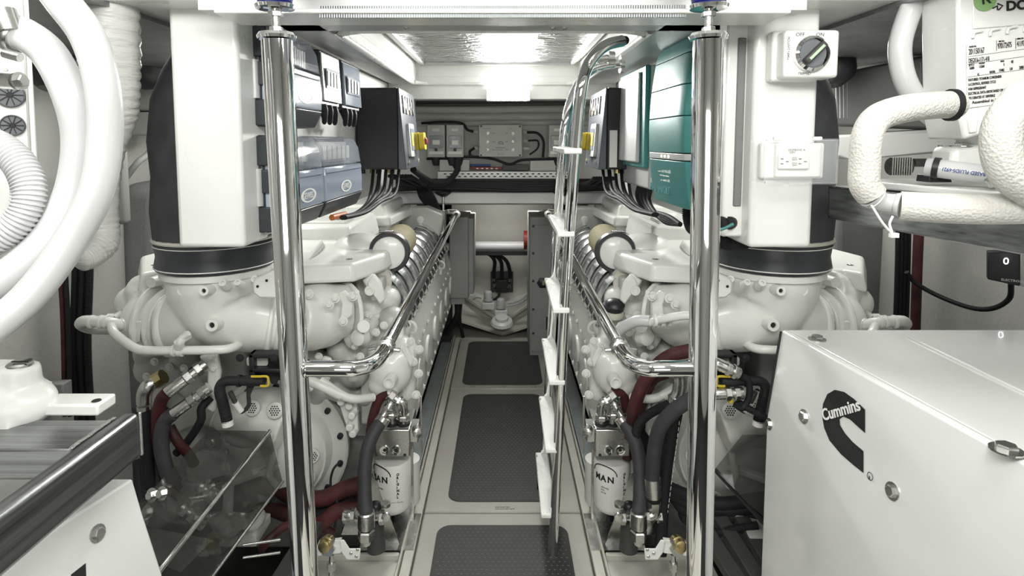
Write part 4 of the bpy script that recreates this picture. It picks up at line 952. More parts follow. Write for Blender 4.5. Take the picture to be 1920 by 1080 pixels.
# ================================================================ BULKHEAD EQUIPMENT
yb = 3.60
def bbox(px0, px1, py0, py1, d, nm, m, par, Y=yb, bev=.004):
    return MB().bx(X(px0, 265, Y - d), X(px1, 265, Y - d), Y - d, Y, Z(py1, Y - d), Z(py0, Y - d)).build(nm, m, par, bevel=bev)
for k, (a, c_) in enumerate(((801, 834), (837, 869), (1029, 1062))):
    t = thing('fuse_box', ('small grey fuse box on the bulkhead beside the left black cabinet', 'small grey fuse box on the bulkhead between its twin and the junction box', 'small grey fuse box on the bulkhead partly behind the ladder')[k], 'fuse box', P((a + c_) / 2, 295, yb), 'fuse boxes on the bulkhead')
    bbox(a, c_, 234, 295, .06, 'box_body', 'boxgrey', t)
    w_ = bbox(a + 4, c_ - 3, 254, 278, .072, 'window_cover', 'smokedlid', t)
    bbox(a + 9, c_ - 9, 262, 272, .073, 'breaker', 'label', t)
    bbox(a + 3, c_ - 3, 284, 289, .061, 'label', 'label', t, bev=0)
    bbox(a + 10, c_ - 10, 241, 246, .061, 'label', 'label', t, bev=0)
    MB().lathe(P((a + c_) / 2, 281, yb - .06), (0, -1, 0), [(0, .01), (.012, .008)], 12).build('cover_latch', 'hinge', t)
    for px in ((a + c_) / 2,) if k != 1 else (a + 10, c_ - 8):
        MB().lathe(P(px, 295, yb - .03), (0, 0, -1), [(0, .026), (.02, .026), (.05, .018)], 14).build('cable_gland', 'black', t)
t = thing('junction_box', 'wide grey junction box with six round lights on the bulkhead', 'junction box', P(940, 296, yb))
jb = bbox(898, 979, 234, 294, .06, 'box_lid', 'boxgrey', t)
for px in (915, 962):
    for py in (250, 266, 281):
        MB().lathe(P(px, py, yb - .06), (0, -1, 0), [(0, .012), (.004, .011), (.006, .004)], 16).build('indicator_light', 'steel', jb)
        text('BAT' if px > 940 else 'GEN', .010, P(px + 7 if px < 940 else px - 14, py + 1, yb - .061), (1, 0, 0), UP, 'greyink', jb)
for px, py in ((902, 237), (975, 237), (902, 291), (975, 291)): MB().lathe(P(px, py, yb - .06), (0, -1, 0), [(0, .006), (.002, .006)], 10).build('lid_screw', 'hinge', jb)
b = MB()
pts = [P(939 + 4.5 * math.cos(a), 270 - 4.5 * math.sin(a), yb - .061) for a in [math.pi * k / 8 for k in range(9)]]
b.tube(pts + [pts[0]], .0012, 6, 1).build('arc_logo', 'ink', jb)
text('Powerboards', .011, P(929, 278, yb - .061), (1, 0, 0), UP, 'ink', jb); text('SEPARATOR', .008, P(929, 282, yb - .061), (1, 0, 0), UP, 'greyink', jb); text('BPI-4342', .010, P(933, 290, yb - .061), (1, 0, 0), UP, 'greyink', jb)
text('STARBOARD', .008, P(907, 242, yb - .061), (1, 0, 0), UP, 'greyink', jb); text('PORT', .008, P(955, 242, yb - .061), (1, 0, 0), UP, 'greyink', jb)
for k, (px, py) in enumerate(((896, 247), (896, 278), (981, 248), (981, 264), (981, 279))):
    s_ = -1 if px < 940 else 1
    MB().cyl(P(px, py, yb - .03), P(px + s_ * 12, py, yb - .03), .012, .009).build('cable_gland', 'boxgrey', t)
bc = dict(grp='thin black cables around the bulkhead junction box')
yw = yb - .04
cable('cable', 'thin black cable entering the upper left of the bulkhead junction box', 'cable', [P(790, 231, yw), P(830, 229, yw), P(865, 231, yw), P(876, 243, yw), P(888, 247, yw)], .008)
cable('cable', 'thin black cable looping from the upper right of the bulkhead junction box', 'cable', [P(988, 248, yw), P(1008, 250, yw), P(1019, 265, yw), P(1018, 295, yw)], .008)
cable('cable', 'short black cable from the middle right of the bulkhead junction box', 'cable', [P(990, 264, yw), P(1008, 264, yw), P(1008, 278, yw), P(993, 290, yw)], .006)
cable('cable', 'short black cable from the lower left of the bulkhead junction box', 'cable', [P(890, 277, yw), P(881, 284, yw), P(884, 293, yw), P(899, 295, yw)], .008)
cable('cable', 'black cable run sagging below the bulkhead junction box', 'cable', [P(800, 298, yw), P(870, 294, yw), P(920, 297, yw), P(955, 308, yw), P(980, 300, yw), P(1040, 298, yw)], .008)
cable('cable', 'two-pronged black lead under the bulkhead fuse box', 'cable', [P(848, 305, yw), P(855, 318, yw), P(860, 326, yw), P(862, 305, yw)], .008)
for k in range(3):
    cable('cable', ('topmost dark cable along the top of the bulkhead', 'middle dark cable along the top of the bulkhead', 'lowest and thickest dark cable along the top of the bulkhead')[k], 'cable', [P(780, 186 + k * 5, 3.5), P(850, 184 + k * 6, 3.5), P(940, 187 + k * 4, 3.5), P(1075, 186 + k * 4, 3.5)], .009 + .003 * (k == 2), 'hinge', 'cables along the top of the bulkhead')
tb_ = thing('bus_bar', 'red and black bus bar low on the bulkhead', 'bus bar', P(932, 320, yb))
bbox(880, 942, 313, 318, .03, 'red_bar', 'red', tb_); bbox(880, 920, 308, 312, .02, 'blue_bar', 'blueink', tb_); bbox(942, 992, 308, 320, .04, 'terminal_block', 'hinge', tb_)
for k in range(5): bbox(893 + k * 9, 897 + k * 9, 315, 317, .033, 'terminal', 'label', tb_, bev=0)
for k, (a, c_) in enumerate(((824, 880), (994, 1042))):
    t = tag(MB().bx(X(a, 300, yb - .04), X(c_, 300, yb - .04), yb - .04, yb, Z(320, yb), Z(299, yb)).build('trunking', 'boxgrey', bevel=.003), 'pale grey trunking box low on the bulkhead, %s of the bus bar' % ('left', 'right')[k], 'trunking', 'trunking boxes')
ps = thing('perforated_strip', 'perforated white metal strip under the bus bar', 'metal strip', P(940, 334, yb - .06))
bbox(820, 1075, 322, 335, .06, 'strip', 'white', ps, bev=0)
b = MB()
for k in range(22):
    for j in range(2): b.bx(X(832 + k * 11 + j * 5, 326, yb - .062), X(837 + k * 11 + j * 5, 326, yb - .062), yb - .062, yb - .06, Z(327 + j * 5, yb - .06), Z(325 + j * 5, yb - .06))
b.build('strip_holes', 'ink', ps, kind='stuff')
for k in range(14):
    dy = 337 + (k % 7) * 3.0; Yk = 3.47 + .02 * (k // 7)
    cable('cable', 'black cable in the thick bundle crossing under the bulkhead boxes', 'cable', [P(730, dy + random.uniform(-1, 3) , Yk), P(800, dy + random.uniform(-1, 1), Yk), P(880, dy + random.uniform(-2, 2), Yk), P(960, dy + random.uniform(-1, 1) + 2, Yk), P(1050, dy + random.uniform(-1, 1) + 2, Yk), P(1150, dy, Yk)], .0085, 'rubber', 'thick cable bundle', n=8)
# ---- recess aft
fc = thing('grey_locker', 'tall grey metal cabinet left of the aft recess', 'cabinet', P(865, 560, 4.0), 'cabinets flanking the recess')
MB().bx(X(842, 400, 3.75), X(878, 400, 3.75), 3.75, 4.1, Z(560, 3.75), Z(407, 3.75)).build('locker_body', 'cabgrey', fc, bevel=.006)
MB().bx(X(878, 400, 3.75), X(887, 400, 3.75), 3.76, 4.1, Z(552, 3.75), Z(410, 3.75)).build('locker_door', 'cabgrey', fc, bevel=.003)
MB().bx(X(845, 400, 3.75), X(870, 400, 3.75), 3.77, 4.08, Z(572, 3.75), Z(560, 3.75)).build('cable_entry', 'cabgrey', fc)
fc = thing('grey_locker', 'grey panelled cabinet right of the aft recess, with a small dark switch', 'cabinet', P(1015, 630, 4.0), 'cabinets flanking the recess')
MB().bx(X(994, 400, 3.75), X(1042, 400, 3.75), 3.75, 4.15, -.02, Z(407, 3.75)).build('locker_body', 'cabgrey', fc, bevel=.004)
MB().bx(X(998, 400, 3.74), X(1040, 400, 3.74), 3.742, 3.75, 0.03, Z(422, 3.74)).build('locker_panel', 'cabgrey', fc, bevel=.002)
MB().lathe(P(1017, 530, 3.742), (0, -1, 0), [(0, .036), (.014, .036), (.02, .026)], 6).build('panel_switch', 'black', fc)
MB().box(P(1019, 530, 3.72), (.012, .01, .03)).build('switch_toggle', 'brass', fc)
for px, py in ((1000, 424), (1000, 475), (1000, 527), (1000, 580), (1000, 625)): bolt(P(px, py, 3.742), (0, -1, 0), .006, .004, 'hinge', fc)
MB().bx(X(1024, 600, 3.735), X(1030, 600, 3.735), 3.735, 3.745, Z(618, 3.74), Z(594, 3.74)).build('vent_slot', 'ink', fc)
pw = thing('waste_pipe', 'white horizontal pipe with red end cap across the aft recess', 'pipe', P(935, 470, 4.3))
MB().cyl(P(884, 461, 4.3), P(984, 461, 4.3), .033, n=20).build('pipe', 'hoseW', pw)
MB().cyl(P(982, 450, 4.25), P(993, 450, 4.25), .07, n=20).build('end_cap', 'red', pw)
tag(MB().beam(P(882, 474, 4.32), P(992, 474, 4.32), .05, .03).build('cable_tray', 'black'), 'black cable tray under the white pipe in the aft recess', 'tray')
mb_ = thing('hydraulic_manifold', 'grey mounting plate with black hydraulic manifold in the aft recess', 'manifold', P(941, 548, 4.5))
MB().bx(X(920, 530, 4.5), X(962, 530, 4.5), 4.5, 4.53, Z(548, 4.5), Z(510, 4.5)).build('mounting_plate', 'hinge', mb_, bevel=.004)
MB().bx(X(930, 530, 4.44), X(952, 530, 4.44), 4.44, 4.5, Z(545, 4.5), Z(522, 4.5)).build('valve_block', 'black', mb_, bevel=.006)
for px, py in ((926, 524), (941, 515), (956, 524), (928, 535), (954, 536)): MB().cyl(P(px, py + 4, 4.44), P(px, py - 4, 4.44), .012, n=8).build('hose_fitting', 'steel', mb_)
for px, px2 in ((926, 917), (941, 925), (956, 932)):
    cable('hydraulic_hose', 'black hose curving down to the hydraulic manifold in the aft recess', 'hose', [P(px2 - 10, 474, 4.4), P(px2 + 2, 478, 4.38), P((px + px2) / 2 + 6, 490, 4.38), P(px, 510, 4.42), P(px, 521, 4.44)], .014, 'rubber', 'manifold hoses')
cable('cable', 'black lead hanging in front of the manifold in the aft recess', 'cable', [P(938, 540, 4.4), P(934, 556, 4.38), P(924, 562, 4.36), P(920, 555, 4.36)], .009, 'rubber')
for k, (px, py) in enumerate(((915, 556), (939, 570))):
    t = thing('bilge_pump', 'white bilge pump with ribbed base in the aft recess, %s of the two' % ('left', 'right')[k], 'pump', P(px, py + 20, 4.3), 'bilge pumps')
    c_ = P(px, py, 4.3)
    MB().lathe(c_, UP, [(-.02, .030), (.03, .030), (.04, .026), (.045, .018)], 20).lathe(c_ + V((0, 0, -.03)), UP, [(0, .036), (.012, .036)], 20).build('motor', 'hoseW', t)
    bb = MB().box(c_ + V((.002, 0, -.065)), (.09, .07, .05)).build('strainer_base', 'white', t, bevel=.004)
    b = MB()
    for q in range(7): b.box(c_ + V((-.034 + q * .012, -.036, -.065)), (.004, .004, .034))
    b.build('strainer_ribs', 'hoseW', bb, kind='stuff')
for k in range(2):
    cable('bilge_hose', 'white bilge hose running right from the pumps in the aft recess', 'hose', [P(952, 568 + k * 5, 4.3), P(965, 566 + k * 5, 4.28), P(980, 560 + k * 5, 4.25), P(993, 550 + k * 5, 4.2)], .011, 'hoseW', 'bilge hoses')
cable('bilge_hose', 'short white hose left of the bilge pumps in the aft recess', 'hose', [P(885, 560, 4.3), P(893, 556, 4.3), P(903, 557, 4.3)], .014, 'hoseW')
b = MB(); c_ = P(941, 605, 4.22)
tag(b.lathe(c_, (0, -.3, 1), [(0, .085), (.02, .075), (.03, .05), (.05, .045), (.055, .02)], 24).build('transducer_boss', 'white'), 'white round moulded boss at the bottom of the aft recess', 'hull fitting')
cable('cable', 'thick black conduit dropping behind the left engine to the walkway end', 'cable', [P(858, 566, 3.85), P(858, 590, 3.85), P(846, 612, 3.88), P(838, 622, 3.9)], .022, 'rubber')
cable('cable', 'slim black cable beside the thick conduit at the walkway end', 'cable', [P(864, 566, 3.88), P(862, 600, 3.9), P(868, 632, 3.95)], .012, 'rubber')
# ================================================================ OUTBOARD BACKGROUND
# left side
struct('trim_25', MB().hexa([P(215, 790, 2.75), P(303, 790, 2.75), V((P(303, 790, 2.75).x, 3.3, P(303, 790, 2.75).z)), V((P(215, 790, 2.75).x - .2, 3.3, P(215, 790, 2.75).z)), P(222, 345, 2.75), P(300, 345, 2.75), V((P(300, 345, 2.75).x, 3.3, P(300, 345, 2.75).z)), V((P(222, 345, 2.75).x - .2, 3.3, P(222, 345, 2.75).z))]), 'greywall', bevel=.07, bseg=5)
tag(MB().hexa([P(228, 255, 2.6), P(298, 255, 2.6), P(298, 255, 2.9), P(228, 255, 2.9), P(228, 210, 2.6), P(312, 210, 2.6), P(312, 210, 2.9), P(228, 210, 2.9)]).build('duct_unit', 'cabgrey', bevel=.01), 'small grey ceiling unit behind the wrapped duct, upper left', 'duct')
MB().bx(X(235, 170, 2.62), X(315, 170, 2.62), 2.62, 2.9, Z(208, 2.62), Z(130, 2.62)).build('duct_box', 'cabgrey', bevel=.01).update_tag()
tag(bpy.data.objects['duct_box'], 'grey box behind the wrapped duct at the upper left, above the small ceiling unit', 'duct')
tag(MB().lathe(P(275, 118, 2.5), (0, -.25, -1), [(0, .10), (.03, .10), (.07, .085), (.10, .05), (.115, .01)], 28).build('vent_cowl', 'black'), 'black round cowl under the beam at the upper left', 'vent')
tag(MB().lathe(P(110, 110, 2.2), (0, -.25, -1), [(0, .13), (.03, .13), (.07, .11), (.12, .05)], 28).build('vent_cowl', 'black'), 'black round cowl seen between the white hoses', 'vent')
cable('cable', 'grey pipe bent down behind the left duct', 'pipe', [P(235, 335, 2.6), P(258, 305, 2.6), P(280, 285, 2.65), P(300, 240, 2.7)], .014, 'cabgrey')
for k in range(3):
    cable('cable', ('left', 'middle', 'right-hand ribbed')[k] + ' black conduit of three running down the left hull side', 'cable', [P(140 + k * 14, 300, 2.3), P(142 + k * 13, 500, 2.3), P(138 + k * 13, 650, 2.3), P(148 + k * 12, 800, 2.3)], .014, 'rubber', 'left side conduits', corr=(k == 2), n=8)
cable('cable', 'dark red cable running down the left hull side', 'cable', [P(112, 500, 2.25), P(118, 600, 2.25), P(122, 780, 2.25)], .009, 'redhose')
cable('cable', 'slim black cable clipped beside the dark red cable', 'cable', [P(122, 500, 2.25), P(127, 600, 2.25), P(132, 780, 2.25)], .009, 'rubber')
for k in range(4):
    tag(MB().beam(P(150, 360 + k * 28, 2.4), P(215, 358 + k * 28, 2.4), .03, .02).build('pipe_run', 'cabgrey' if k % 2 else 'black'), 'dark pipe run on the left hull side between the hoses', 'pipe', 'left hull pipes')
struct('trim_26', MB().bx(X(118, 200, 2.3), X(190, 200, 2.3), 2.42, 2.46, Z(430, 2.3), Z(140, 2.3)), 'cabgrey', bevel=.02)
# right side
struct('trim_27', MB().hexa([P(1560, 620, 2.75), P(1668, 620, 2.75), P(1690, 620, 3.3), P(1560, 620, 3.3), P(1560, 395, 2.75), P(1682, 405, 2.75), P(1690, 395, 3.3), P(1560, 395, 3.3)]), 'greywall', bevel=.05, bseg=4)
lv = thing('louvre_panel', 'dark ribbed ventilation louvre high on the right side', 'vent', P(1680, 240, 2.3))
MB().prism([P(1555, 140, 2.35), P(1800, 90, 2.0), P(1800, 245, 2.0), P(1555, 235, 2.35)], (.02, .08, 0)).build('louvre_frame', 'hinge', lv, bevel=.01)
for k in range(34):
    t = k / 33; Y = 2.33 - .33 * t
    MB().beam(P(1568 + 225 * t, 146 - 42 * t, Y), P(1568 + 225 * t, 222 - 8 * t, Y), .006, .012, up=(0, 1, 0)).build('louvre_rib', 'louvre', lv)
struct('trim_28', MB().prism([P(1555, 255, 2.3), P(1800, 240, 2.0), P(1800, 262, 2.0), P(1790, 285, 2.0), P(1600, 300, 2.2), P(1560, 290, 2.3)], (0, .2, 0)), 'cabgrey', bevel=.01)
struct('trim_29', MB().prism([P(1550, 90, 2.6), P(1800, 30, 2.05), P(1800, 105, 2.05), P(1550, 150, 2.6)], (.05, .05, 0)), 'white')
tag(MB().lathe(P(1560, 118, 2.25), (0, -.25, -1), [(0, .08), (.03, .08), (.06, .07), (.09, .03)], 28).build('vent_cowl', 'black'), 'black round cowl right of the isolator switch', 'vent')
for k in range(4):
    cable('cable', ('first', 'second', 'third', 'fourth')[k] + ' black cable from the grey lining, running down the right hull side', 'cable', [P(1684 + k * 7, 380, 2.4), P(1682 + k * 7, 500, 2.4), P(1678 + k * 7, 625, 2.4)], .0085, 'rubber', 'right side cables', n=8)
cable('cable', 'thick dark and red hose running down the right hull side', 'hose', [P(1723, 430, 2.3), P(1720, 500, 2.3), P(1716, 625, 2.3)], .018, 'redhose')
cable('cable', 'black cable arching along the right wall to the display', 'cable', [P(1700, 510, 2.2), P(1716, 530, 2.2), P(1760, 555, 2.15), P(1820, 577, 2.05), P(1862, 578, 1.98), P(1892, 560, 1.92), P(1896, 530, 1.88)], .0085, 'rubber')
dp = thing('wall_display', 'small black display showing 0 on the right wall under the shelf', 'display', P(1880, 535, 1.82))
MB().prism([P(1852, 472, 1.85), P(1912, 470, 1.80), P(1912, 537, 1.80), P(1852, 524, 1.85)], (.02, .03, 0)).build('display_body', 'black', dp, bevel=.003)
MB().prism([P(1913, 470, 1.80), P(1940, 470, 1.78), P(1940, 540, 1.78), P(1913, 537, 1.80)], (.02, .04, 0)).build('side_case', 'boxgrey', dp, bevel=.003)
text('0', .030, P(1880, 495, 1.80), (1, -.75, 0), UP, 'digit', dp, 'digit'); text('ELECTROSEA', .010, P(1877, 526, 1.79), (1, -.75, 0), V((0.1, 0, 1)), 'label', dp)
# small items near left hull
tag(MB().bx(X(60, 600, 2.2), X(110, 600, 2.2), 2.2, 2.25, Z(760, 2.2), Z(720, 2.2)).build('junction_bracket', 'cabgrey', bevel=.005), 'grey bracket low on the left hull behind the white casting', 'bracket')
# ================================================================ LEFT FOREGROUND
ac = thing('air_conditioner', 'white cabinet with two round grommets at the left edge of the picture', 'air conditioner', P(20, 440, 1.05))
nx = V((.62, -1, 0)).normalized(); Q0 = P(78, 300, 1.12)
def K_(px, py, out=0):
    d = P(px, py, 1) - V((0, 0, EYE)); o = V((0, 0, EYE)); return o + d * ((Q0 - o).dot(nx) / d.dot(nx)) + nx * out
MB().prism([K_(-120, -80), K_(50, -80), K_(78, 405), K_(60, 440), K_(-120, 560)], (-.08, .06, 0)).build('front_panel', 'white', ac, bevel=.004)
MB().tube([K_(38, -70, .001), K_(62, 400, .001)], .0022, 8, 1).build('edge_trim', 'boxgrey', ac)
MB().lathe(K_(11, 131, .001), nx, [(-.003, .004), (.003, .003)], 12).build('screw', 'boxgrey', ac)
for cx_, cy_, r in ((19, 178, .0235), (24, 235, .0195)):
    p = K_(cx_, cy_); g = MB().lathe(p, nx, [(-.01, r), (.004, r), (.006, r * .92), (.003, r * .86), (.003, .001)], 32).build('grommet', 'greyplast', ac)
    ax_ = V((0, 0, 1)).cross(nx).normalized(); uu = nx.cross(ax_)
    MB().lathe(p, nx, [(.003, r * .22), (.005, r * .2)], 14).build('hub_hole', 'ink', g)
    for k in range(10):
        a = k * math.pi / 5; d = ax_ * math.cos(a) + uu * math.sin(a)
        MB().beam(p + nx * .0045 + d * r * .15, p + nx * .0045 + d * r * .84, .0014, .001, up=nx).build('slit', 'ink', g)
def hose(nm, lb, pts, r, m='hoseW', grp=None, corr=False, pitch=.006, n=24, amp=.08):
    b = MB()
    if corr: b.corr(pts, r, pitch, amp, n)
    else: b.tube(pts, r, n, 8)
    return tag(b.build(nm, m), lb, 'hose', grp)
h1 = thing('raw_water_hose', 'thick white hose with steel clamps, inner one of the two arcs at the left', 'hose', P(-20, 545, .82))
MB().tube([P(22, 62, .92), P(48, 66, .92), P(95, 105, .93), P(136, 190, .94), P(150, 270, .95), P(136, 360, .95), P(96, 440, .93), P(30, 505, .90), P(-60, 560, .86)], .0255, 28, 8).build('hose', 'hoseW', h1)
cp = MB().lathe(P(26, 64, .92), (P(60, 76, .92) - P(26, 60, .92)), [(-.012, .027), (-.008, .030), (.008, .030), (.012, .027)], 28).build('hose_clamp', 'steel', h1)
MB().cyl(P(8, 100, .88), P(38, 108, .88), .007).build('clamp_screw', 'steel', cp)
bolt(P(36, 152, .88), (1, -.2, .1), .009, .010, 'steel', cp, washer=True)
MB().cyl(P(5, 150, .90), P(34, 152, .88), .013).build('clamp_housing', 'steel', cp)
MB().cyl(P(4, 20, .90), P(18, 60, .90), .018).build('pipe_stub', 'steel', cp)
hose('raw_water_hose', 'thick white hose, outer one of the two arcs sweeping down at the left', [P(55, -80, .86), P(115, 0, .86), P(165, 70, .87), P(192, 160, .88), P(197, 260, .89), P(180, 360, .89), P(130, 455, .88), P(50, 560, .85), P(-70, 655, .80)], .0235)
hose('corrugated_hose', 'white corrugated hose curling at the left edge below the grommets', [P(-60, 262, .95), P(-5, 272, .94), P(38, 310, .93), P(55, 360, .92), P(38, 410, .91), P(-10, 450, .90), P(-60, 470, .9)], .0225, corr=True, pitch=.0062, amp=.07, m='hoseW')
dw = thing('wrapped_air_duct', 'white shrink-wrapped duct hanging behind the white hoses at the left', 'duct', P(190, 490, 1.5))
random.seed(5)
pts = [P(196, -60, 1.42), P(204, 60, 1.43), P(207, 160, 1.44), P(206, 230, 1.45), P(196, 300, 1.45), P(192, 400, 1.45), P(192, 450, 1.44), P(172, 476, 1.40), P(150, 488, 1.37)]
MB().tube(pts, [.066, .066, .064, .060, .044, .036, .036, .038, .032, .028], 36, 14, rmod=lambda i, m: 1 + .03 * math.sin(i * 2.1) + random.uniform(-.012, .012)).build('wrapped_duct', 'wrap', dw, ang=180)
# pump casting + plates + aluminium frame
pc = thing('pump_casting', 'white moulded pump head with slotted screw on the frame at the left edge', 'pump', P(10, 775, 1.0))
b = MB(); b.ell(P(10, 755, 1.0), (.085, .06, .05), 24, 12).cyl(P(35, 730, 1.0), P(37, 684, 1.0), .036, .030, 24).cyl(P(-20, 720, 1.0), P(-20, 690, 1.0), .05, .05, 24).bx(X(-60, 770, 1), X(60, 770, 1), .95, 1.05, Z(785, 1), Z(765, 1))
pch = b.build('pump_head', 'white', pc, remesh=.005)
sc = MB().lathe(P(37, 684, 1.0), (0, -.15, 1), [(-.004, .020), (.003, .020), (.005, .016)], 24).build('cap_screw', 'steel', pch)
MB().box(P(37, 678, .995), (.028, .002, .002)).build('screw_slot', 'ink', sc)
ck0 = P(236, 777, 1.0)
pt = thing('mounting_tray', 'white mounting tray with holes behind the pump head at the left', 'tray', P(120, 780, 1.15))
MB().bx(X(40, 770, 1.0), X(191, 770, 1.0), .99, 1.04, ck0.z + .001, ck0.z + .022).build('tray', 'white', pt, bevel=.004)
MB().bx(X(45, 750, 1.02), X(85, 750, 1.02), 1.0, 1.04, ck0.z + .022, ck0.z + .045).build('tray_upstand', 'white', pt, bevel=.003)
MB().lathe(V((X(178, 779, 1.0), 1.006, ck0.z + .0225)), (0, 0, 1), [(0, .008), (.001, .007)], 18).build('tray_hole', 'ink', pt)
al = thing('aluminium_frame', 'welded square aluminium tube frame at the left edge', 'frame', P(255, 870, .95))
ck = P(236, 777, 1.0); ck2 = P(257, 865, .99)
MB().bx(-1.2, ck.x - .004, .885, .985, ck.z - .05, ck.z - .002).build('cross_tube', 'brushed', al, bevel=.004)
MB().bx(ck.x - .012, P(257, 815, 1.0).x, .25, 1.01, ck.z - .083, ck.z).build('long_tube', 'brushed_y', al, bevel=.008)
random.seed(2)
wd = MB()
for k in range(26):
    t = k / 25; q = V((ck.x - .014, 1.0 - .0, ck.z + .001)).lerp(V((ck.x - .085, .999, ck.z + .0)), 0)
    p = V((ck.x - .012, .985 - .10 * t, ck.z + .0005)); wd.ell(p + V((random.uniform(-.001, .001), 0, 0)), (.0045, .003, .002), 8, 5)
for k in range(30):
    t = k / 29; wd.ell((P(257, 815, 1.0).x - .001, 1.012, ck.z - .004 - .075 * t), (.003, .003, .003), 8, 5)
wd.build('weld_bead', 'steel', al, kind='stuff')
random.seed(3)
# left genset enclosure
gl = thing('generator_enclosure', 'white generator enclosure at the lower left, under the aluminium frame', 'generator', P(240, 1080, 1.05))
a0 = P(219, 897, 1.06); a1 = P(249, 897, 1.05); dr_ = (P(0, 1035, .86) - a0).normalized(); b0 = P(244, 962, 1.045); b1 = P(268, 962, 1.05); c1 = P(305, 1075, 1.055)
zt_ = a1.z
back = lambda p, k=1.3: p + dr_ * k
lo_ = V((c1.x + .01, c1.y, .1))
pts = [a0 + V((-.4, 0, 0)), a1, b1, c1, lo_, lo_ + V((-.6, 0, 0))]
MB().prism(pts, dr_ * .75).build('enclosure', 'genset', gl, bevel=.004)
nb = V((1, 0, .35)).normalized()
fn_ = (c1 - b1).cross(dr_).normalized(); fn_ = fn_ if fn_.x > 0 else -fn_
def onl(px, py, e=0):
    d = P(px, py, 1) - V((0, 0, EYE)); o = V((0, 0, EYE)); return o + d * ((b1 - o).dot(fn_) / d.dot(fn_)) + fn_ * e
bolt(onl(182, 1000), fn_, .010, .009, 'steel', gl)
MB().prism([onl(160, 1056, .0005), onl(161, 1090, .0005), onl(130, 1090, .0005), onl(133, 1077, .0005)], fn_ * .0006).build('logo_tip', 'ink', gl)
# acrylic guards over the lower machinery (left)
def sheet(nm, lb, quad, m='acrylic', edge='chrome'):
    t = thing(nm, lb, 'guard', quad[2]); q = [V(p) for p in quad]
    n_ = (q[1] - q[0]).cross(q[2] - q[0]).normalized()
    MB().prism(q, n_ * .006).build('clear_sheet', m, t, bevel=.001)
    return t
g1 = sheet('shaft_guard', 'clear tinted guard sheet over the machinery at the lower left', [P(392, 806, 1.72), P(506, 808, 1.72), P(292, 1080, 1.25), P(180, 1120, 1.2), P(257, 947, 1.45)])
MB().cyl(P(506, 808, 1.715), P(288, 1085, 1.24), .006).build('polished_edge', 'chrome', g1)
g2 = sheet('shaft_guard', 'clear side sheet of the shaft guard beside the left pole', [P(506, 808, 1.72), P(530, 902, 1.75), P(394, 1085, 1.4), P(292, 1085, 1.25)])
MB().cyl(P(530, 902, 1.75), P(392, 1088, 1.4), .005).build('polished_edge', 'chrome', g2)
tag(MB().bx(-1.0, -.62, 1.1, 1.5, .06, .09).build('blue_liner', 'smoked'), 'bluish shiny tray seen through the guard at the lower left', 'tray')
# ================================================================ RIGHT FOREGROUND
gs = thing('generator', 'large white generator enclosure with black Cummins logo at the right', 'generator', (.95, 1.1, 0))
T0 = P(1465, 618, 1.5); T1 = P(1922, 880, .86); zg = T0.z
fx0, fx1 = T0.x, T1.x
S0 = P(1437, 782, 1.5); slope = (S0.x - fx0) / (S0.z - zg)
def G(Y, z, out=0): # point on aisle face
    x = fx0 + (fx1 - fx0) * (1.5 - Y) / (1.5 - .86)
    zz = max(z, S0.z); x += slope * (zz - zg)
    return V((x - out, Y, z))
Yn_ = .50
def sec(Y): return [G(Y, zg), G(Y, S0.z), G(Y, .0), V((1.78, Y, 0)), V((1.78, Y, zg))]
MB().rings([sec(Yn_), sec(1.5)]).build('enclosure', 'genset', gs, bevel=.006, bseg=3)
MB().tube([G(1.497, zg - .004, .002), G(1.497, S0.z + .01, .003)], .003, 8, 1).build('edge_seal', 'black', gs)
# top lid panel slightly proud, and a raised rib
MB().prism([G(1.485, zg, -.012), G(.60, zg, -.012), V((1.77, .60, zg)), V((1.77, 1.485, zg))], (0, 0, .004)).build('top_panel', 'genset', gs, bevel=.0015)
def onz2(px, py, z):
    d = P(px, py, 1) - V((0, 0, EYE)); return V((0, 0, EYE)) + d * ((z - EYE) / d.z)
MB().beam(onz2(1706, 631, zg + .006), onz2(1950, 748, zg + .006), .016, .006).build('top_rib', 'genset', gs, bevel=.002)
for px, py, r in ((1532, 637, .014), (1887, 845, .0155)): bolt(onz2(px, py, zg + .004), UP, r, .011, 'steel', gs)
fnrm = V((-1, -(fx1 - fx0) / .64, -slope * -1)); 
t1 = G(1.2, zg) - G(1.4, zg); t2 = G(1.3, .7) - G(1.3, .9); fn = t1.cross(t2).normalized()
if fn.x > 0: fn = -fn
def onface(px, py):
    d = P(px, py, 1) - V((0, 0, EYE)); o = V((0, 0, EYE)); p0 = G(1.3, .9)
    # the lower face is vertical, the upper one leans
    t = (p0 - o).dot(fn) / d.dot(fn); p = o + d * t
    if p.z < S0.z:
        n2 = V((fn.x, fn.y, 0)).normalized(); p0 = G(1.3, S0.z - .05); t = (p0 - o).dot(n2) / d.dot(n2); p = o + d * t
    return p
for px, py in ((1508, 781), (1443, 795), (1674, 921)): bolt(onface(px, py) , fn, .0115 if px > 1500 else .010, .009, 'steel', gs)
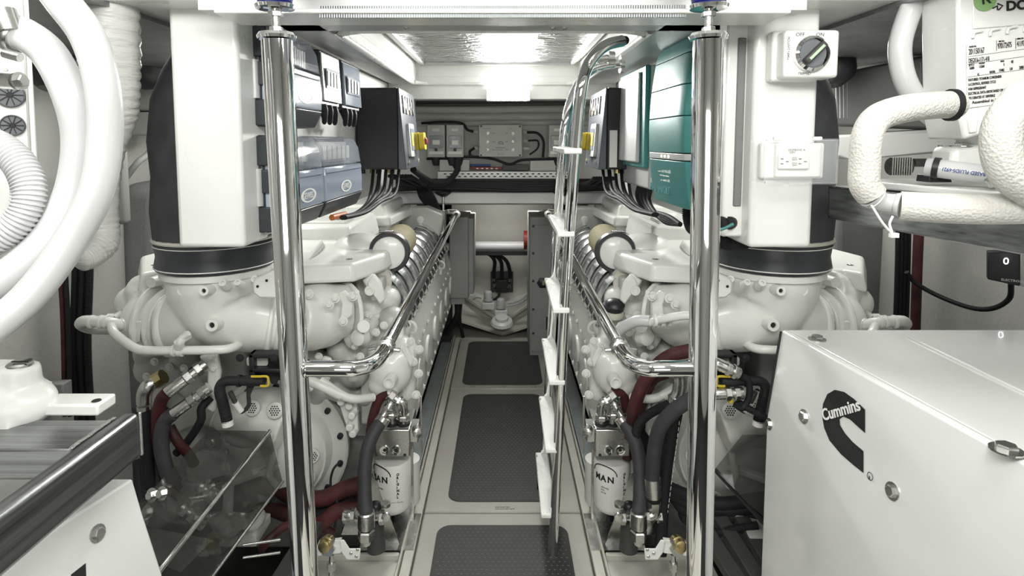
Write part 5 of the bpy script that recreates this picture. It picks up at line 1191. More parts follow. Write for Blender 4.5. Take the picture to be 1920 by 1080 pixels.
# logo: bold C shape traced on the face
C_out = [(1622, 782), (1595, 747), (1580, 735), (1562, 733), (1550, 742), (1544, 758), (1543, 778), (1546, 800), (1555, 823), (1575, 848), (1600, 870), (1621, 887), (1621, 845), (1600, 829), (1585, 812), (1577, 797), (1576, 785), (1583, 782), (1595, 788), (1606, 797), (1622, 811)]
C_out = [(1623, 768), (1602, 748), (1584, 735), (1566, 731), (1552, 739), (1544, 757), (1542, 778), (1546, 802), (1556, 826), (1578, 852), (1601, 872), (1620, 887), (1620, 846), (1600, 829), (1585, 812), (1576, 797), (1575, 786), (1582, 781), (1594, 786), (1606, 797), (1623, 812)]
cf = [onface(*p) + fn * .0012 for p in C_out]
b = MB(); b.add(cf, [tuple(range(len(cf)))]); lg = b.build('logo_c', 'ink', gs, smooth=False)
tA, tB = onface(1545, 789) + fn * .0022, onface(1619, 768) + fn * .0022
tC = onface(1545, 775) + fn * .0022
text('Cummins', .035, tA, tB - tA, tC - tA, 'whiteink', lg, off=.0008, sx=(tB - tA).length / (4.0 * .035))
xa = (onface(1660, 890) - onface(1600, 860)); 
text('R', .009, onface(1629, 897) + fn * .001, V((-fn.y * -1, fn.x * -1, 0)) if False else V((fn.y * -1, fn.x, 0)) * (1 if fn.x < 0 and False else -1) if False else (G(1.0, .7) - G(1.2, .7)), UP, 'ink', gs)
MB().torus(onface(1632, 893) + fn * .001, fn, .0075, .0007, 20, 4).build('mark_ring', 'ink', gs)
# acrylic guard right with dark hoses
g3 = sheet('shaft_guard', 'clear tinted guard sheet between the right pole and the generator', [P(1392, 815, 1.72), P(1340, 880, 1.72), P(1402, 942, 1.65), P(1470, 1000, 1.6), P(1500, 815, 1.72)])
MB().beam(P(1340, 880, 1.72), P(1436, 985, 1.62), .012, .008).build('edge_strip', 'black', g3)
# shelf tube, tray and equipment
sh_ = thing('shelf_frame', 'square aluminium tube shelf frame at the upper right, holding the white base plate', 'shelf', P(1700, 430, 1.4))
Yc = 1.50
fcn = [P(1553, 350, Yc), P(1553, 410, Yc), P(1925, 480, 1.02), P(1925, 392, 1.02)]
MB().prism(fcn, (.03, .05, 0)).build('front_tube', 'brushed_y', sh_, bevel=.004)
q0 = P(1553, 351, Yc)
MB().prism([q0, P(1925, 393, 1.02), V((1.79, 1.05, q0.z)), V((1.79, Yc + .1, q0.z))], (0, 0, .004)).build('shelf_top', 'brushed', sh_)
pb = tag(MB().prism([V((P(1655, 345, 1.35).x, 1.35, q0.z + .006)), V((P(1925, 345, 1.06).x, 1.06, q0.z + .006)), V((1.78, 1.06, q0.z + .006)), V((1.78, 1.50, q0.z + .006)), V((P(1655, 340, 1.40).x, 1.50, q0.z + .006))], (0, 0, .016)).build('base_plate', 'white', bevel=.004), 'white base plate lying on the aluminium shelf, under the pump', 'plate')
pu = thing('coolant_pump', 'white pump body with steel ribbed motor on the base plate at the right', 'pump', P(1720, 340, 1.38))
b = MB()
MB().lathe(P(1668, 312, 1.42), (1, 0, 0), [(0, .020), (.045, .022)], 20).build('pump_motor', 'hinge', pu)
for k in range(9): MB().box(P(1671 + k * 4.4, 312, 1.40), (.003, .012, .042)).build('cooling_fin', 'steel', pu)
MB().cyl(P(1712, 305, 1.41), P(1740, 305, 1.41), .010).build('motor_nose', 'hinge', pu)
MB().lathe(P(1762, 292, 1.45), UP, [(0, .010), (.014, .010), (.018, .005), (.026, .005)], 10).build('drain_plug', 'brass', pu)
b = MB().prism([P(1782, 338, 1.25), P(1790, 275, 1.25), P(1850, 270, 1.25), P(1870, 330, 1.25)], (0, .07, 0)).build('pump_head', 'white', pu, bevel=.012)
bolt(P(1802, 275, 1.27), UP, .014, .008, 'steel', pu)
text('SUC', .022, P(1834, 276, 1.2), (1, -.1, 0), UP, 'blueink', pu)
wh = thing('solvent_hose', 'white hose printed in blue, held by a black clamp on the base plate', 'hose', P(1800, 340, 1.25))
ha, hb = P(1736, 313, 1.26), P(1900, 334, 1.16)
MB().cyl(ha, hb, .0195, n=28).build('hose', 'hoseW', wh)
hd = (hb - ha).normalized()
MB().lathe(ha + hd * .018, hd, [(-.005, .023), (.006, .023)], 24).build('clamp_ring', 'black', wh)
MB().prism([P(1741, 342, 1.25), P(1744, 328, 1.25), P(1782, 330, 1.25), P(1786, 342, 1.25)], (0, .04, 0)).build('clamp_foot', 'black', wh, bevel=.002)
upv = hd.cross(V((0, -1, 0))).normalized(); upv = upv if upv.z > 0 else -upv
o_ = (V((0, 0, EYE)) - (ha + hb) / 2).normalized()
text('SOLVENT BASED FLUIDS-6921', .0105, hb - hd * .005 + o_ * .0200 - upv * .0035 * -1, -hd, -upv, 'blueink', wh, off=.0002, sx=.80)
cb = MB().lathe(P(1866, 332, 1.17), hd, [(-.006, .022), (.006, .022)], 24).build('band_clamp', 'steel', wh)
MB().cyl(P(1854, 335, 1.14), P(1862, 348, 1.14), .008).build('clamp_screw', 'steel', cb)
# smooth white arc hose and insulated hoses
hose('drain_hose', 'smooth white hose arching behind the insulated hose at the upper right', [P(1770, -70, 1.35), P(1722, -10, 1.35), P(1693, 60, 1.35), P(1688, 110, 1.35), P(1704, 165, 1.35), P(1745, 215, 1.36), P(1800, 245, 1.38), P(1860, 255, 1.4)], .0235)
ih = thing('insulated_hose', 'white woven insulated hose bent in a square loop at the right', 'hose', P(1700, 420, 1.1))
MB().tube([P(1792, 196, 1.12), P(1745, 198, 1.10), P(1690, 205, 1.08), P(1645, 222, 1.07), P(1626, 255, 1.06), P(1621, 310, 1.06), P(1621, 345, 1.06), P(1634, 366, 1.06)], .0255, 28, 8).build('hose', 'braid', ih)
MB().tube([P(1634, 366, 1.06), P(1650, 377, 1.06), P(1672, 381, 1.06), P(1690, 384, 1.05)], [.0245, .017, .017, .023], 24).build('bend_joint', 'hoseW', ih)
MB().tube([P(1688, 386, 1.05), P(1740, 389, 1.03), P(1830, 392, 1.0), P(1960, 390, .97), P(2200, 385, .93)], .0262, 28, 8).build('hose', 'braid', ih)
MB().lathe(P(1785, 197, 1.115), (1, 0, 0), [(-.006, .030), (.004, .030)], 24).build('rubber_collar', 'rubber', ih)
MB().torus(P(1640, 370, 1.06), (1, 0, -.6), .0215, .0015, 24, 6).build('cable_tie', 'label', ih)
MB().tube([P(1634, 385, 1.04), P(1655, 418, 1.04), P(1672, 436, 1.04), P(1668, 420, 1.04), P(1674, 405, 1.04)], .0022, 8).build('cable_tie', 'label', ih)
MB().box(P(1676, 441, 1.04), (.014, .008, .008)).build('tie_head', 'label', ih)
MB().tube([P(2200, 160, .98), P(1955, 175, .95), P(1905, 200, .95), P(1880, 240, .95), P(1878, 285, .95), P(1893, 325, .95), P(1925, 350, .95), P(1965, 358, .95), P(2200, 350, .98)], .0285, 28, 8).build('insulated_loop', 'braid')
tag(bpy.data.objects['insulated_loop'], 'white woven insulated hose looping off the right edge of the picture', 'hose')
# air conditioning unit at the upper right
au = thing('cooling_unit', 'white moulded unit with DOMETIC rating label at the upper right corner', 'air conditioner', P(1850, 280, 1.3))
rx = V((1, -.10, 0)).normalized()
A0 = P(1795, 0, 1.22)
def A(px, py, out=0):
    # plane through the unit's face
    n_ = V((-.10, -1, 0)).normalized(); d = P(px, py, 1) - V((0, 0, EYE)); o = V((0, 0, EYE))
    return o + d * ((A0 - o).dot(n_) / d.dot(n_)) + n_ * out
MB().prism([A(1795, -60), A(2100, -60), A(2100, 235), A(1960, 240), A(1850, 250), A(1808, 262), A(1806, 250), A(1797, 210)], (0.01, .12, 0)).build('moulded_case', 'white', au, bevel=.006)
for k in range(5):
    MB().prism([A(1812 + k * 34, 222, .004), A(1832 + k * 34, 218, .004), A(1830 + k * 34, 248, .004), A(1816 + k * 34, 250, .004)], (0, .01, 0)).build('moulded_pocket', 'boxgrey' if k % 2 else 'white', au, bevel=.002)
for k in range(5):
    MB().tube([A(1822 + k * 32, 72 - k * 4, .004), A(1824 + k * 32, 62 - k * 4, .004), A(1840 + k * 32, 58 - k * 4, .004)], .003, 8, 2).build('moulded_rib', 'white', au)
up_ = MB().prism([A(1822, -60, .004), A(2000, -60, .004), A(2000, 40, .004), A(1822, 55, .004)], (0, .004, 0)).build('brand_panel', 'white', au, bevel=.002)
gg = MB().lathe(A(1843, 2, .0055), V((-.1, -1, 0)), [(0, .0215), (.0006, .0215)], 30).build('green_sticker', 'green', up_)
text('R', .030, A(1836, 10, .0070), rx + V((0, 0, .18)), UP, 'ink', gg, off=.0004)
text('DOM', .026, A(1882, 21, .0062), rx + V((0, 0, .07)), UP, 'ink', up_, off=.001)
MB().tube([A(1857, 17, .0062), A(1866, 12, .0062), A(1866, 20, .0062)], .0014, 6, 1).tube([A(1866, 8, .0062), A(1876, 12, .0062), A(1868, 20, .0062)], .0014, 6, 1).build('arrow_logo', 'ink', up_)
lbp = MB().prism([A(1810, 84, .003), A(1990, 60, .003), A(1990, 178, .003), A(1812, 203, .003)], V((-.1, -1, 0)) * -.001 + V((0, 0, 0))).build('rating_label', 'label', au)
def lt(s_, size, px, py, m_='ink', sx=.9): text(s_, size, A(px, py, .0042), A(1910, 72) - A(1812, 84), UP, m_, lbp, sx=sx, off=.0001)
lt('201150167', .0165, 1814, 103, sx=.40); lt('970172475', .0155, 1868, 92, sx=.38); lt('411973', .0155, 1904, 88, sx=.38)
lt('MODEL NO.', .0045, 1815, 90, sx=.55); lt('SPEC NO.', .0045, 1870, 80, sx=.55); lt('SERIAL NO.', .0045, 1904, 75, sx=.55)
lt('DEGX16-1171-410', .0135, 1814, 119, sx=.37); lt('BTU', .006, 1814, 125); lt('16000', .0075, 1815, 131, sx=.5); lt('115/60', .0075, 1833, 128, sx=.5); lt('VOLTAGE', .0045, 1833, 121, sx=.55); lt('PHASE', .0045, 1873, 117, sx=.55); lt('1', .0075, 1878, 124); lt('40', .0085, 1893, 119, sx=.5)
lt('61', .0075, 1830, 142, sx=.5); lt('R410A', .0075, 1853, 138, sx=.5); lt('17/482', .0075, 1870, 135, sx=.5); lt('1.01', .0075, 1890, 132, sx=.5); lt('2088', .0085, 1908, 130, sx=.5)
for k, s_ in enumerate(('FEATURED: TITANIUM CONDENSER', 'U-CONTROL, REVERSE CYCLE', '410A REFRIGERANT', 'ELECTRICAL DATA ABOVE BASED ON 115/60HZ', 'BTU DERATED AT 100V/50HZ')): lt(s_, .0075, 1813, 153 + k * 8.5, sx=.52)
lt('Assembled in USA', .0085, 1820, 195)
for (a, c_) in (((1812, 107), (1920, 92)), ((1812, 121), (1920, 106)), ((1812, 145), (1920, 130))):
    MB().beam(A(*a, .0036), A(*c_, .0036), .0006, .0006).build('label_rule', 'ink', lbp)
MB().beam(A(1866, 76, .0036), A(1866, 96, .0036), .0006, .0006).build('label_rule', 'ink', lbp)
MB().beam(A(1902, 72, .0036), A(1902, 92, .0036), .0006, .0006).build('label_rule', 'ink', lbp)
MB().tube([P(1812, 250, 1.3), P(1815, 268, 1.3), P(1850, 290, 1.3)], .018, 16).build('outlet_stub', 'white', au)
# ================================================================ FILTERS, HOSES AND FITTINGS BY THE WALKWAY
def mm(v): return v
for sgn in (1, -1):
    MX = sgn; t = 'left' if sgn > 0 else 'right'
    f = thing('fuel_filter', 'white MAN fuel filter canister in a steel bracket beside the walkway, %s side' % t, 'filter', P(735, 1010, 1.95), 'twin fuel filters')
    y = 1.93
    hb_ = MB().bx(X(703, 840, y), X(768, 840, y), y, y + .16, Z(856, y), Z(806, y)).build('filter_head', 'steel', f, bevel=.003)
    for px in (721, 743): 
        g = MB().lathe(P(px, 844, y), (0, -1, 0), [(0, .016), (.005, .016), (.005, .010), (.002, .009)], 20).build('plug', 'chrome', hb_)
        MB().lathe(P(px, 844, y - .002), (0, -1, 0), [(0, .006), (.001, .006)], 6).build('hex_socket', 'ink', g)
    MB().lathe(P(759, 853, y), (0, -1, 0), [(0, .005), (.001, .005)], 10).build('screw_hole', 'ink', hb_)
    ct_, cb_ = P(736, 858, y + .06), P(737, 953, y + .06)
    can = MB().lathe(cb_, ct_ - cb_, [(0, .030), (.004, .048), (.016, .061), (.03, .064), ((ct_ - cb_).length - .01, .064), ((ct_ - cb_).length, .060)], 40).build('canister', 'label', f)
    MB().lathe(P(762, 860, y + .19), (0, 0, -1), [(0, .05), (.16, .05), (.175, .04)], 28).build('rear_canister', 'label', f)
    MB().cyl(P(740, 952, y + .06), P(741, 975, y + .06), .016, .013).build('drain_valve', 'black', f)
    MXs = MX; MX = 1
    # printing on the canister (front and side)
    cc = V((ct_.x * sgn, ct_.y, 0))
    def onc(deg, z, e=.0006):
        a = math.radians(deg); return cc + V((math.sin(a) * (.064 + e), -math.cos(a) * (.064 + e), z))
    def tdir(deg): a = math.radians(deg); return V((math.cos(a), math.sin(a), 0))
    dg = -38
    for k, ch in enumerate('MAN'):
        d_ = dg + (k - 1) * 22; text(ch, .030, onc(d_ - 9, Z(905, y), .0012), tdir(d_), UP, 'ink', can, off=.001, sx=1.0)
    b = MB(); b.tube([onc(dg + 42 * math.cos(a), Z(893, y) + .034 * math.sin(a), .0008) for a in [math.pi * k / 12 for k in range(13)]], .0018, 6, 1).build('arc_logo', 'ink', can)
    b = MB(); 
    for k, s_ in enumerate(('GENUINE', 'FUEL', 'FILTER')):
        text(s_, .007, onc(dg - 8, Z(918 + k * 5, y)), tdir(dg), UP, 'greyink', can)
    base = 26 if sgn > 0 else 30
    for k, ch in enumerate('ORIGINAL'):
        text(ch, .012, onc(base - 4, Z(893 + k * 6.0, y)), tdir(base), UP, 'ink', can, off=.0006)
    text('Made in Germany', .006, onc(4, Z(943, y)), tdir(12), UP, 'greyink', can)
    MX = MXs
    # bracket: back plate, gusset
    MB().bx(X(690, 900, y + .14), X(775, 900, y + .14), y + .14, y + .15, 0.0, Z(806, y + .1)).build('back_plate', 'steel', f, bevel=.001)
    MB().prism([P(684, 885, 1.93), P(672, 1028, 1.93), P(752, 1028, 1.93), P(745, 1010, 1.93), P(700, 890, 1.93)], (0, .006, 0)).build('gusset', 'steel', f)
    MB().bx(X(672, 1028, 1.9), X(775, 1028, 1.9), 1.9, 2.1, 0.002, .007).build('foot_plate', 'steel', f)
    # lever with pivot
    lv = MB().beam(P(790, 850, 1.93), P(789, 742, 1.9), .008, .006).build('lever', 'steel', f, bevel=.002)
    MB().lathe(P(782, 810, 1.92), (.3, -1, 0), [(-.02, .016), (.01, .016), (.014, .010)], 18).build('lever_pivot', 'steel', f)
    MB().bx(X(768, 820, 1.94), X(784, 820, 1.94), 1.94, 2.0, Z(830, 1.94), Z(800, 1.94)).build('pivot_block', 'steel', f, bevel=.003)
    # upper elbow fittings
    def fitting(pts, par, r=.013, nm='elbow_fitting', nuts=()):
        o = MB().tube([P(*p) for p in pts], r, 14).build(nm, 'steel', par)
        for (px, py, Y, ax, rr_, hh) in nuts:
            MB().lathe(P(px, py, Y) - V(ax).normalized() * hh / 2, ax, [(0, rr_ * .9), (.002, rr_), (hh - .002, rr_), (hh, rr_ * .9)], 6).build('hex_nut', 'steel', o)
        return o
    fitting([(729, 738, 1.90), (745, 750, 1.90), (757, 758, 1.90), (757, 790, 1.93)], f, nuts=[(734, 742, 1.90, (1, 0, -.8), .020, .022), (748, 752, 1.90, (1, 0, -.6), .018, .014), (757, 772, 1.92, UP, .019, .014), (757, 783, 1.92, UP, .020, .016)])
    fitting([(718, 782, 1.88), (730, 762, 1.89), (733, 760, 1.9), (736, 790, 1.93)], f, nuts=[(728, 766, 1.89, (-.5, 0, -1), .018, .014), (735, 778, 1.91, UP, .018, .02)])
    for px in (735, 757): MB().lathe(P(px, 793, 1.94), UP, [(-.006, .022), (.004, .022)], 16).build('rubber_seal', 'black', hb_)
    # big grey hose with crimped ends
    h = thing('filter_hose', 'thick dark hose with crimped steel ends in front of the %s fuel filter' % t, 'hose', P(690, 1010, 1.72), 'dark filter hoses')
    MB().tube([P(719, 786, 1.86), P(703, 808, 1.83), P(690, 840, 1.80), P(684, 880, 1.77), P(684, 930, 1.74), P(687, 962, 1.72)], .0215, 20, 8).build('hose', 'hose', h)
    MB().cyl(P(721, 782, 1.86), P(711, 797, 1.85), .0235, n=22).build('crimp_sleeve', 'steel', h)
    MB().lathe(P(687, 990, 1.71), UP, [(0, .022), (.004, .026), (.05, .026), (.054, .022)], 24).build('crimp_sleeve', 'steel', h)
    MB().lathe(P(687, 1002, 1.71), UP, [(-.016, .022), (-.013, .026), (.012, .026), (.016, .022)], 6).build('hex_nut', 'steel', h)
    MB().cyl(P(687, 1006, 1.71), P(686, 1020, 1.71), .018, .014).build('lower_nut', 'steel', h)
    # valve group beside lower end
    v = thing('shutoff_valve', 'steel shut-off valve group at the foot of the %s filter hose' % t, 'valve', P(700, 1030, 1.76), 'shut-off valves')
    MB().cyl(P(706, 1030, 1.80), P(703, 975, 1.80), .030, .028, 22).build('strainer_cup', 'hinge', v)
    MB().tube([P(645, 968, 1.76), P(660, 966, 1.76), P(680, 975, 1.78), P(700, 968, 1.78), P(722, 966, 1.78)], [.016, .018, .014, .016, .016], 14).build('valve_body', 'steel', v)
    for px, py, rr_ in ((662, 966, .022), (648, 968, .020), (716, 970, .022)): MB().lathe(P(px, py, 1.76) - V((.008, 0, 0)), (1, 0, 0), [(0, rr_ * .9), (.002, rr_), (.014, rr_), (.016, rr_ * .9)], 6).build('hex_nut', 'steel', v)
    MB().lathe(P(724, 968, 1.75), (0, -1, 0), [(0, .014), (.008, .014), (.01, .006)], 14).lathe(P(723, 946, 1.78), (0, 0, 1), [(-.004, .016), (.006, .016)], 14).build('valve_cap', 'steel', v)
    MB().ell(P(704, 950, 1.80), (.022, .02, .018)).build('valve_knob', 'black', v)
    MB().prism([P(646, 984, 1.78), P(690, 984, 1.78), P(690, 1003, 1.78), P(640, 1003, 1.78)], (0, .01, .02)).build('valve_bracket', 'steel', v)
    # brass cock on bent bracket
    c = thing('drain_cock', 'brass drain cock on a white bent bracket beside the %s pole' % t, 'valve', P(625, 1060, 1.6), 'brass drain cocks')
    MB().tube([P(598, 1027, 1.62), P(640, 1022, 1.62)], .02, 4, 1).build('bracket_arm', 'white', c)
    bk = MB().prism([P(628, 1014, 1.62), P(645, 1014, 1.62), P(655, 1030, 1.62), P(676, 1030, 1.62), P(674, 1050, 1.62), P(650, 1050, 1.62), P(640, 1036, 1.62), P(600, 1036, 1.62)], (0, .004, .002)).build('bracket', 'white', c, bevel=.002)
    for px, py in ((670, 1030), (668, 1043), (658, 1037)): MB().lathe(P(px, py + 1, 1.618), (0, -1, 0), [(0, .005), (.001, .004)], 10).build('screw', 'steel', bk)
    cap = MB().lathe(P(608, 1025, 1.60), (-.2, -1, .1), [(-.03, .020), (-.012, .022), (-.010, .018), (.004, .018), (.007, .012)], 24).build('brass_cap', 'brass', c)
    MB().lathe(P(614, 1026, 1.61), (-.2, -1, .1), [(-.01, .026), (.006, .026)], 6).build('hex_body', 'steel', c)
    MB().cyl(P(622, 1040, 1.62), P(620, 1085, 1.62), .007).lathe(P(621, 1062, 1.62), (0, 0, 1), [(-.012, .012), (.012, .012)], 6).build('drain_tube', 'steel', c)
    # tray print
    o1 = P(683, 1046, 1.7)
    MXs = MX; MX = 1
    zz = fl(683, 1046)
    text('SUMP OIL PUMP OUT', .009, V((((zz.x) if sgn > 0 else -zz.x - .1), zz.y, .0006)), (1, 0, 0), (0, 1, 0), 'ink', bpy.data.objects['floor_tray_' + t])
    MX = MXs
MX = 1
def hyd(lb, pts, r=.018, m='hose', grp=None): return cable('hydraulic_hose', lb, 'hose', [P(*p) for p in pts], r, m, grp, n=16)
def hydM(lb, pts, r=.018, m='hose', grp=None): return cable('hydraulic_hose', lb, 'hose', mir([P(*p) for p in pts]), r, m, grp, n=16)
# left engine red/dark hoses
hyd('red and black hose arching from the left fuel filter fitting down behind the dark hose', [(731, 738, 1.91), (712, 748, 1.92), (700, 780, 1.92), (692, 830, 1.92), (684, 880, 1.92), (672, 920, 1.93), (660, 950, 1.9)], .0165, 'redhose')
hyd('upper of the thick red hoses running behind the left pole at floor height', [(690, 905, 1.85), (650, 915, 1.85), (600, 935, 1.85), (540, 925, 1.9), (500, 900, 1.95)], .026, 'redhose')
hyd('middle red hose running behind the left pole towards the shaft guard', [(670, 955, 1.8), (630, 960, 1.8), (590, 985, 1.8), (540, 965, 1.85), (500, 950, 1.9)], .024, 'redhose')
hyd('lowest red hose curving behind the left pole to the floor', [(625, 1000, 1.8), (590, 985, 1.78), (540, 985, 1.75), (505, 1010, 1.7), (490, 1030, 1.7)], .013, 'redhose')
hyd('dark hose under the red hoses left of the left pole', [(660, 940, 1.87), (600, 965, 1.86), (540, 950, 1.9), (505, 935, 1.9)], .024, 'rubber')
cable('cable', 'thin black cable hanging from the left flywheel housing to the tray', 'cable', [P(640, 865, 1.9), P(625, 880, 1.88), P(620, 910, 1.87), P(632, 940, 1.82), P(628, 990, 1.78)], .004, 'rubber')
# steel hose fittings on the outboard side of each engine
def long_fitting(nm_l, pts, grp, mirror=False, rr=.019):
    global MX
    MXs = MX; MX = -1 if mirror else 1
    a, b_ = P(*pts[0]), P(*pts[1]); d = (b_ - a).normalized(); Ln = (b_ - a).length
    o = thing('hose_fitting', nm_l, 'fitting', a, grp)
    MB().lathe(a, d, [(0, rr * .8), (.004, rr * .9), (Ln * .45, rr * .9), (Ln * .46, rr * .7)], 20).build('crimp_sleeve', 'steel', o)
    MB().lathe(a + d * Ln * .46, d, [(0, rr * .95), (.002, rr * 1.05), (Ln * .16, rr * 1.05), (Ln * .17, rr * .9)], 6).build('swivel_nut', 'steel', o)
    MB().cyl(a + d * Ln * .62, a + d * Ln * .75, rr * .7).build('neck', 'steel', o)
    MB().lathe(a + d * Ln * .74, d, [(0, rr), (.002, rr * 1.1), (Ln * .14, rr * 1.1), (Ln * .15, rr * .9)], 6).build('adapter_nut', 'steel', o)
    MB().cyl(a + d * Ln * .88, a + d * Ln * 1.0, rr * .9).build('port', 'steel', o)
    MX = MXs; return o
long_fitting('upper polished hose fitting on the outboard side of the left engine', [(312, 738, 1.62), (386, 682, 1.68)], 'outboard hose fittings')
long_fitting('lower polished hose fitting on the outboard side of the left engine', [(322, 778, 1.62), (392, 726, 1.66)], 'outboard hose fittings')
o = thing('elbow_fitting', 'steel elbow with brass union at the outboard end of the left engine', 'fitting', P(272, 760, 1.68))
MB().tube([P(270, 756, 1.66), P(271, 738, 1.66), P(278, 724, 1.66), P(294, 712, 1.68)], [.020, .021, .021, .019], 20).build('elbow', 'steel', o)
MB().lathe(P(290, 716, 1.675), V((.8, .1, .5)), [(0, .023), (.03, .023)], 8).build('brass_union', 'brass', o)
MB().lathe(P(270, 764, 1.66), UP, [(-.006, .019), (.006, .019)], 16).build('hose_clamp', 'steel', o)
hyd('black hose dropping from the steel elbow at the outboard end of the left engine', [(270, 762, 1.66), (272, 810, 1.66), (276, 870, 1.66), (282, 910, 1.66)], .017, 'rubber')
hyd('red and black hose from the upper outboard fitting, left engine', [(314, 736, 1.63), (302, 752, 1.64), (296, 790, 1.66), (300, 850, 1.68), (330, 905, 1.7)], .018, 'redhose')
hyd('dark hose from the lower outboard fitting, left engine', [(324, 776, 1.62), (308, 792, 1.62), (302, 830, 1.62), (312, 880, 1.62), (330, 920, 1.62)], .020, 'hose')
hyd('red hose crossing the dark one below the left outboard fittings', [(318, 800, 1.66), (335, 830, 1.66), (352, 850, 1.68), (365, 870, 1.70)], .014, 'redhose')
hyd('black cable loop hanging near the left gearbox', [(395, 745, 1.7), (378, 765, 1.68), (376, 790, 1.68), (350, 830, 1.7), (330, 850, 1.7)], .012, 'rubber')
for k in range(4): hyd('black hose in the dark corner behind the aluminium frame', [(262 + k * 8, 860, 1.7), (270 + k * 14, 950, 1.65), (300 + k * 22, 1010, 1.6), (330 + k * 20, 1040, 1.55)], .02, 'rubber', 'dark corner hoses')
long_fitting('steel fitting seen through the guard, upper of the two at the lower left', [(405, 935, 1.6), (375, 910, 1.6)], 'guarded fittings', rr=.024)
long_fitting('steel fitting seen through the guard, lower of the two at the lower left', [(385, 985, 1.58), (340, 950, 1.58)], 'guarded fittings', rr=.024)
hyd('red hose seen through the guard at the lower left', [(318, 900, 1.62), (322, 930, 1.6), (338, 965, 1.58)], .020, 'redhose')
hyd('black cable loop seen through the guard at the lower left', [(430, 895, 1.7), (395, 905, 1.66), (385, 930, 1.64), (400, 945, 1.64)], .008, 'rubber')
o = thing('bearing_block', 'small grey bearing block with bright bolts at the lower left, behind the guard', 'bearing', P(290, 980, 1.5))
MB().ell(P(300, 960, 1.52), (.045, .04, .04)).build('block', 'dirty', o)
for px, py in ((286, 928), (278, 960), (272, 972), (305, 925)): bolt(P(px, py, 1.47), (-.3, -1, .4), .012, .014, 'steel', o)
MB().prism([P(262, 985, 1.5), P(390, 1010, 1.5), P(330, 1070, 1.4), P(240, 1030, 1.45)], (0, .02, -.02)).build('base', 'dirty', o)
# frame bars behind the left pole near floor
tag(MB().beam(P(590, 985, 1.75), P(520, 1100, 1.5), .05, .03).build('stringer_bar', 'hinge', bevel=.003), 'dark grey engine bed bar left of the left pole at floor level', 'beam')
for k in range(2): tag(MB().cyl(P(455, 1022 + k * 24, 1.6), P(525, 1012 + k * 24, 1.65), .004).build('grab_rod', 'steel'), 'thin steel rod at floor level left of the left pole', 'rod', 'thin steel rods')
# right side additional hoses
hydM('dark hose hanging from the right fuel filter fitting past the lever', [(640, 0, 1), (640, 0, 1)], .001) if False else None
def hr(lb, pts, r=.02, m='hose', grp=None): return cable('hydraulic_hose', lb, 'hose', [P(*p) for p in pts], r, m, grp, n=18)
o = hr('large red-lettered hose arching from behind the right pole down to the right filter', [(1300, 656, 1.75), (1255, 668, 1.78), (1218, 700, 1.8), (1195, 745, 1.82), (1184, 790, 1.84), (1182, 820, 1.85)], .021, 'redhose')
hr('second red hose tucked behind the red-lettered hose, right side', [(1250, 700, 1.85), (1225, 712, 1.86), (1208, 745, 1.88), (1196, 780, 1.88)], .017, 'redhose')
hr('short red and black hose from the right filter fitting, behind the lever', [(1148, 735, 1.9), (1165, 738, 1.92), (1174, 760, 1.93), (1176, 800, 1.95), (1176, 860, 1.95)], .0165, 'redhose')
t = thing('suction_hose', 'thick dark hose with steel end passing beside the right pole', 'hose', P(1222, 965, 1.72))
MB().tube([P(1320, 738, 1.62), P(1290, 752, 1.64), P(1258, 775, 1.66), (P(1236, 805, 1.68)), P(1226, 850, 1.70), P(1223, 900, 1.72)], .0215, 20, 8).build('hose', 'hose', t)
MB().cyl(P(1223, 895, 1.72), P(1225, 930, 1.72), .0245, n=22).build('crimp_sleeve', 'steel', t)
MB().lathe(P(1226, 948, 1.72), UP, [(-.014, .021), (.014, .021)], 6).build('hex_nut', 'steel', t)
MB().tube([P(1227, 950, 1.72), P(1228, 962, 1.72), P(1218, 968, 1.72), P(1206, 966, 1.72)], .015, 12).build('elbow', 'steel', t)
MB().lathe(P(1210, 967, 1.72), (1, 0, 0), [(-.01, .02), (.01, .02)], 6).build('hex_nut', 'steel', t)
t = thing('elbow_fitting', 'steel elbow pipe between the right handrail arm and the black conduit', 'fitting', P(1270, 750, 1.7))
MB().tube([P(1262, 690, 1.74), P(1274, 705, 1.74), P(1274, 730, 1.74), P(1266, 748, 1.74)], [.020, .022, .021, .019], 18).build('elbow', 'steel', t)
MB().lathe(P(1267, 748, 1.74), UP, [(-.008, .024), (.008, .024)], 16).build('hose_clamp', 'steel', t)
cable('conduit', 'black corrugated conduit curving left from the steel elbow, right engine', 'conduit', [P(1266, 755, 1.74), P(1240, 764, 1.76), P(1212, 780, 1.78), P(1196, 800, 1.8), P(1190, 830, 1.82)], .014, 'rubber', corr=True)
hr('tall black hose with white dashes standing right of the suction hose', [(1268, 775, 1.78), (1256, 830, 1.78), (1246, 900, 1.78), (1240, 990, 1.76), (1238, 1040, 1.74)], .020, 'rubber')
b = MB()
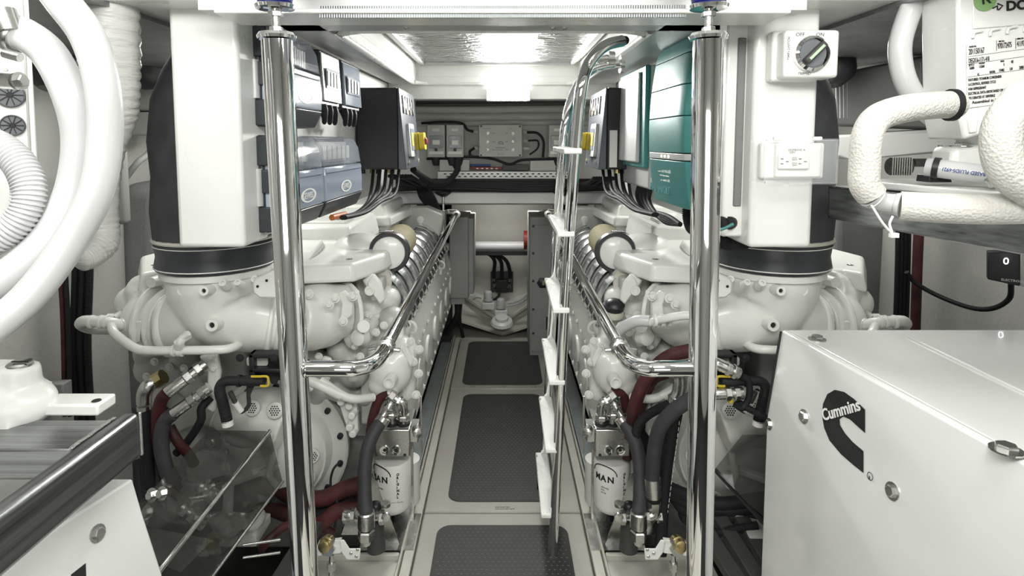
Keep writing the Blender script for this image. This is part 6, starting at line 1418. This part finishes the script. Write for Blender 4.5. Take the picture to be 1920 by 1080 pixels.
for k in range(18):
    t_ = k / 18; b.beam(P(1274 - 26 * t_, 790 + 200 * t_, 1.755), P(1273 - 26 * t_, 797 + 200 * t_, 1.755), .0022, .0015)
tag(b.build('hose_marking', 'label', kind='stuff'), 'dashed white line running along the tall black hose', 'marking')
hr('black hose behind the right suction hose at mid height', [(1205, 790, 1.95), (1203, 850, 1.95), (1200, 920, 1.95), (1195, 1000, 1.9)], .026, 'rubber')
long_fitting('upper polished hose fitting right of the right pole', [(1340, 680, 1.6), (1385, 700, 1.6)], 'fittings right of the right pole')
long_fitting('lower polished hose fitting right of the right pole, pointing outboard', [(1330, 738, 1.6), (1392, 737, 1.6)], 'fittings right of the right pole')
cable('cable', 'black cable looping beside the polished fittings right of the right pole', 'cable', [P(1390, 705, 1.6), P(1404, 715, 1.6), P(1404, 745, 1.6), P(1392, 765, 1.6), P(1378, 758, 1.6)], .009, 'rubber')
cable('conduit', 'black corrugated conduit running to the generator edge', 'conduit', [P(1380, 752, 1.62), P(1400, 764, 1.6), P(1430, 780, 1.58), P(1445, 790, 1.56)], .010, 'rubber', corr=True)
tag(MB().box(P(1370, 752, 1.6), (.012, .012, .012)).build('yellow_plug', 'yellow', bevel=.003), 'tiny yellow plug beside the looping cable', 'plug')
for k in range(4): hr('black hose lying low behind the right pole', [(1230 + k * 18, 905 + k * 14, 1.85), (1290, 930 + k * 14, 1.84), (1350, 945 + k * 12, 1.8), (1440, 935 + k * 14, 1.75)], .022, 'rubber', 'low hoses behind the right pole')
cable('conduit', 'corrugated conduit lying low between the right pole and the generator', 'conduit', [P(1340, 1000, 1.7), P(1380, 992, 1.7), P(1420, 985, 1.7)], .012, 'rubber', corr=True)
for k in range(3):
    tag(MB().beam(P(1310 + k * 40, 975, 1.75), P(1395 + k * 40, 1110, 1.5), .045, .03).build('stringer_bar', 'hinge', bevel=.003), ('dark grey engine bed bar just right of the right pole', 'dark grey engine bed bar, middle of the three right of the right pole', 'dark grey engine bed bar nearest the generator')[k], 'beam', 'right engine bed bars')
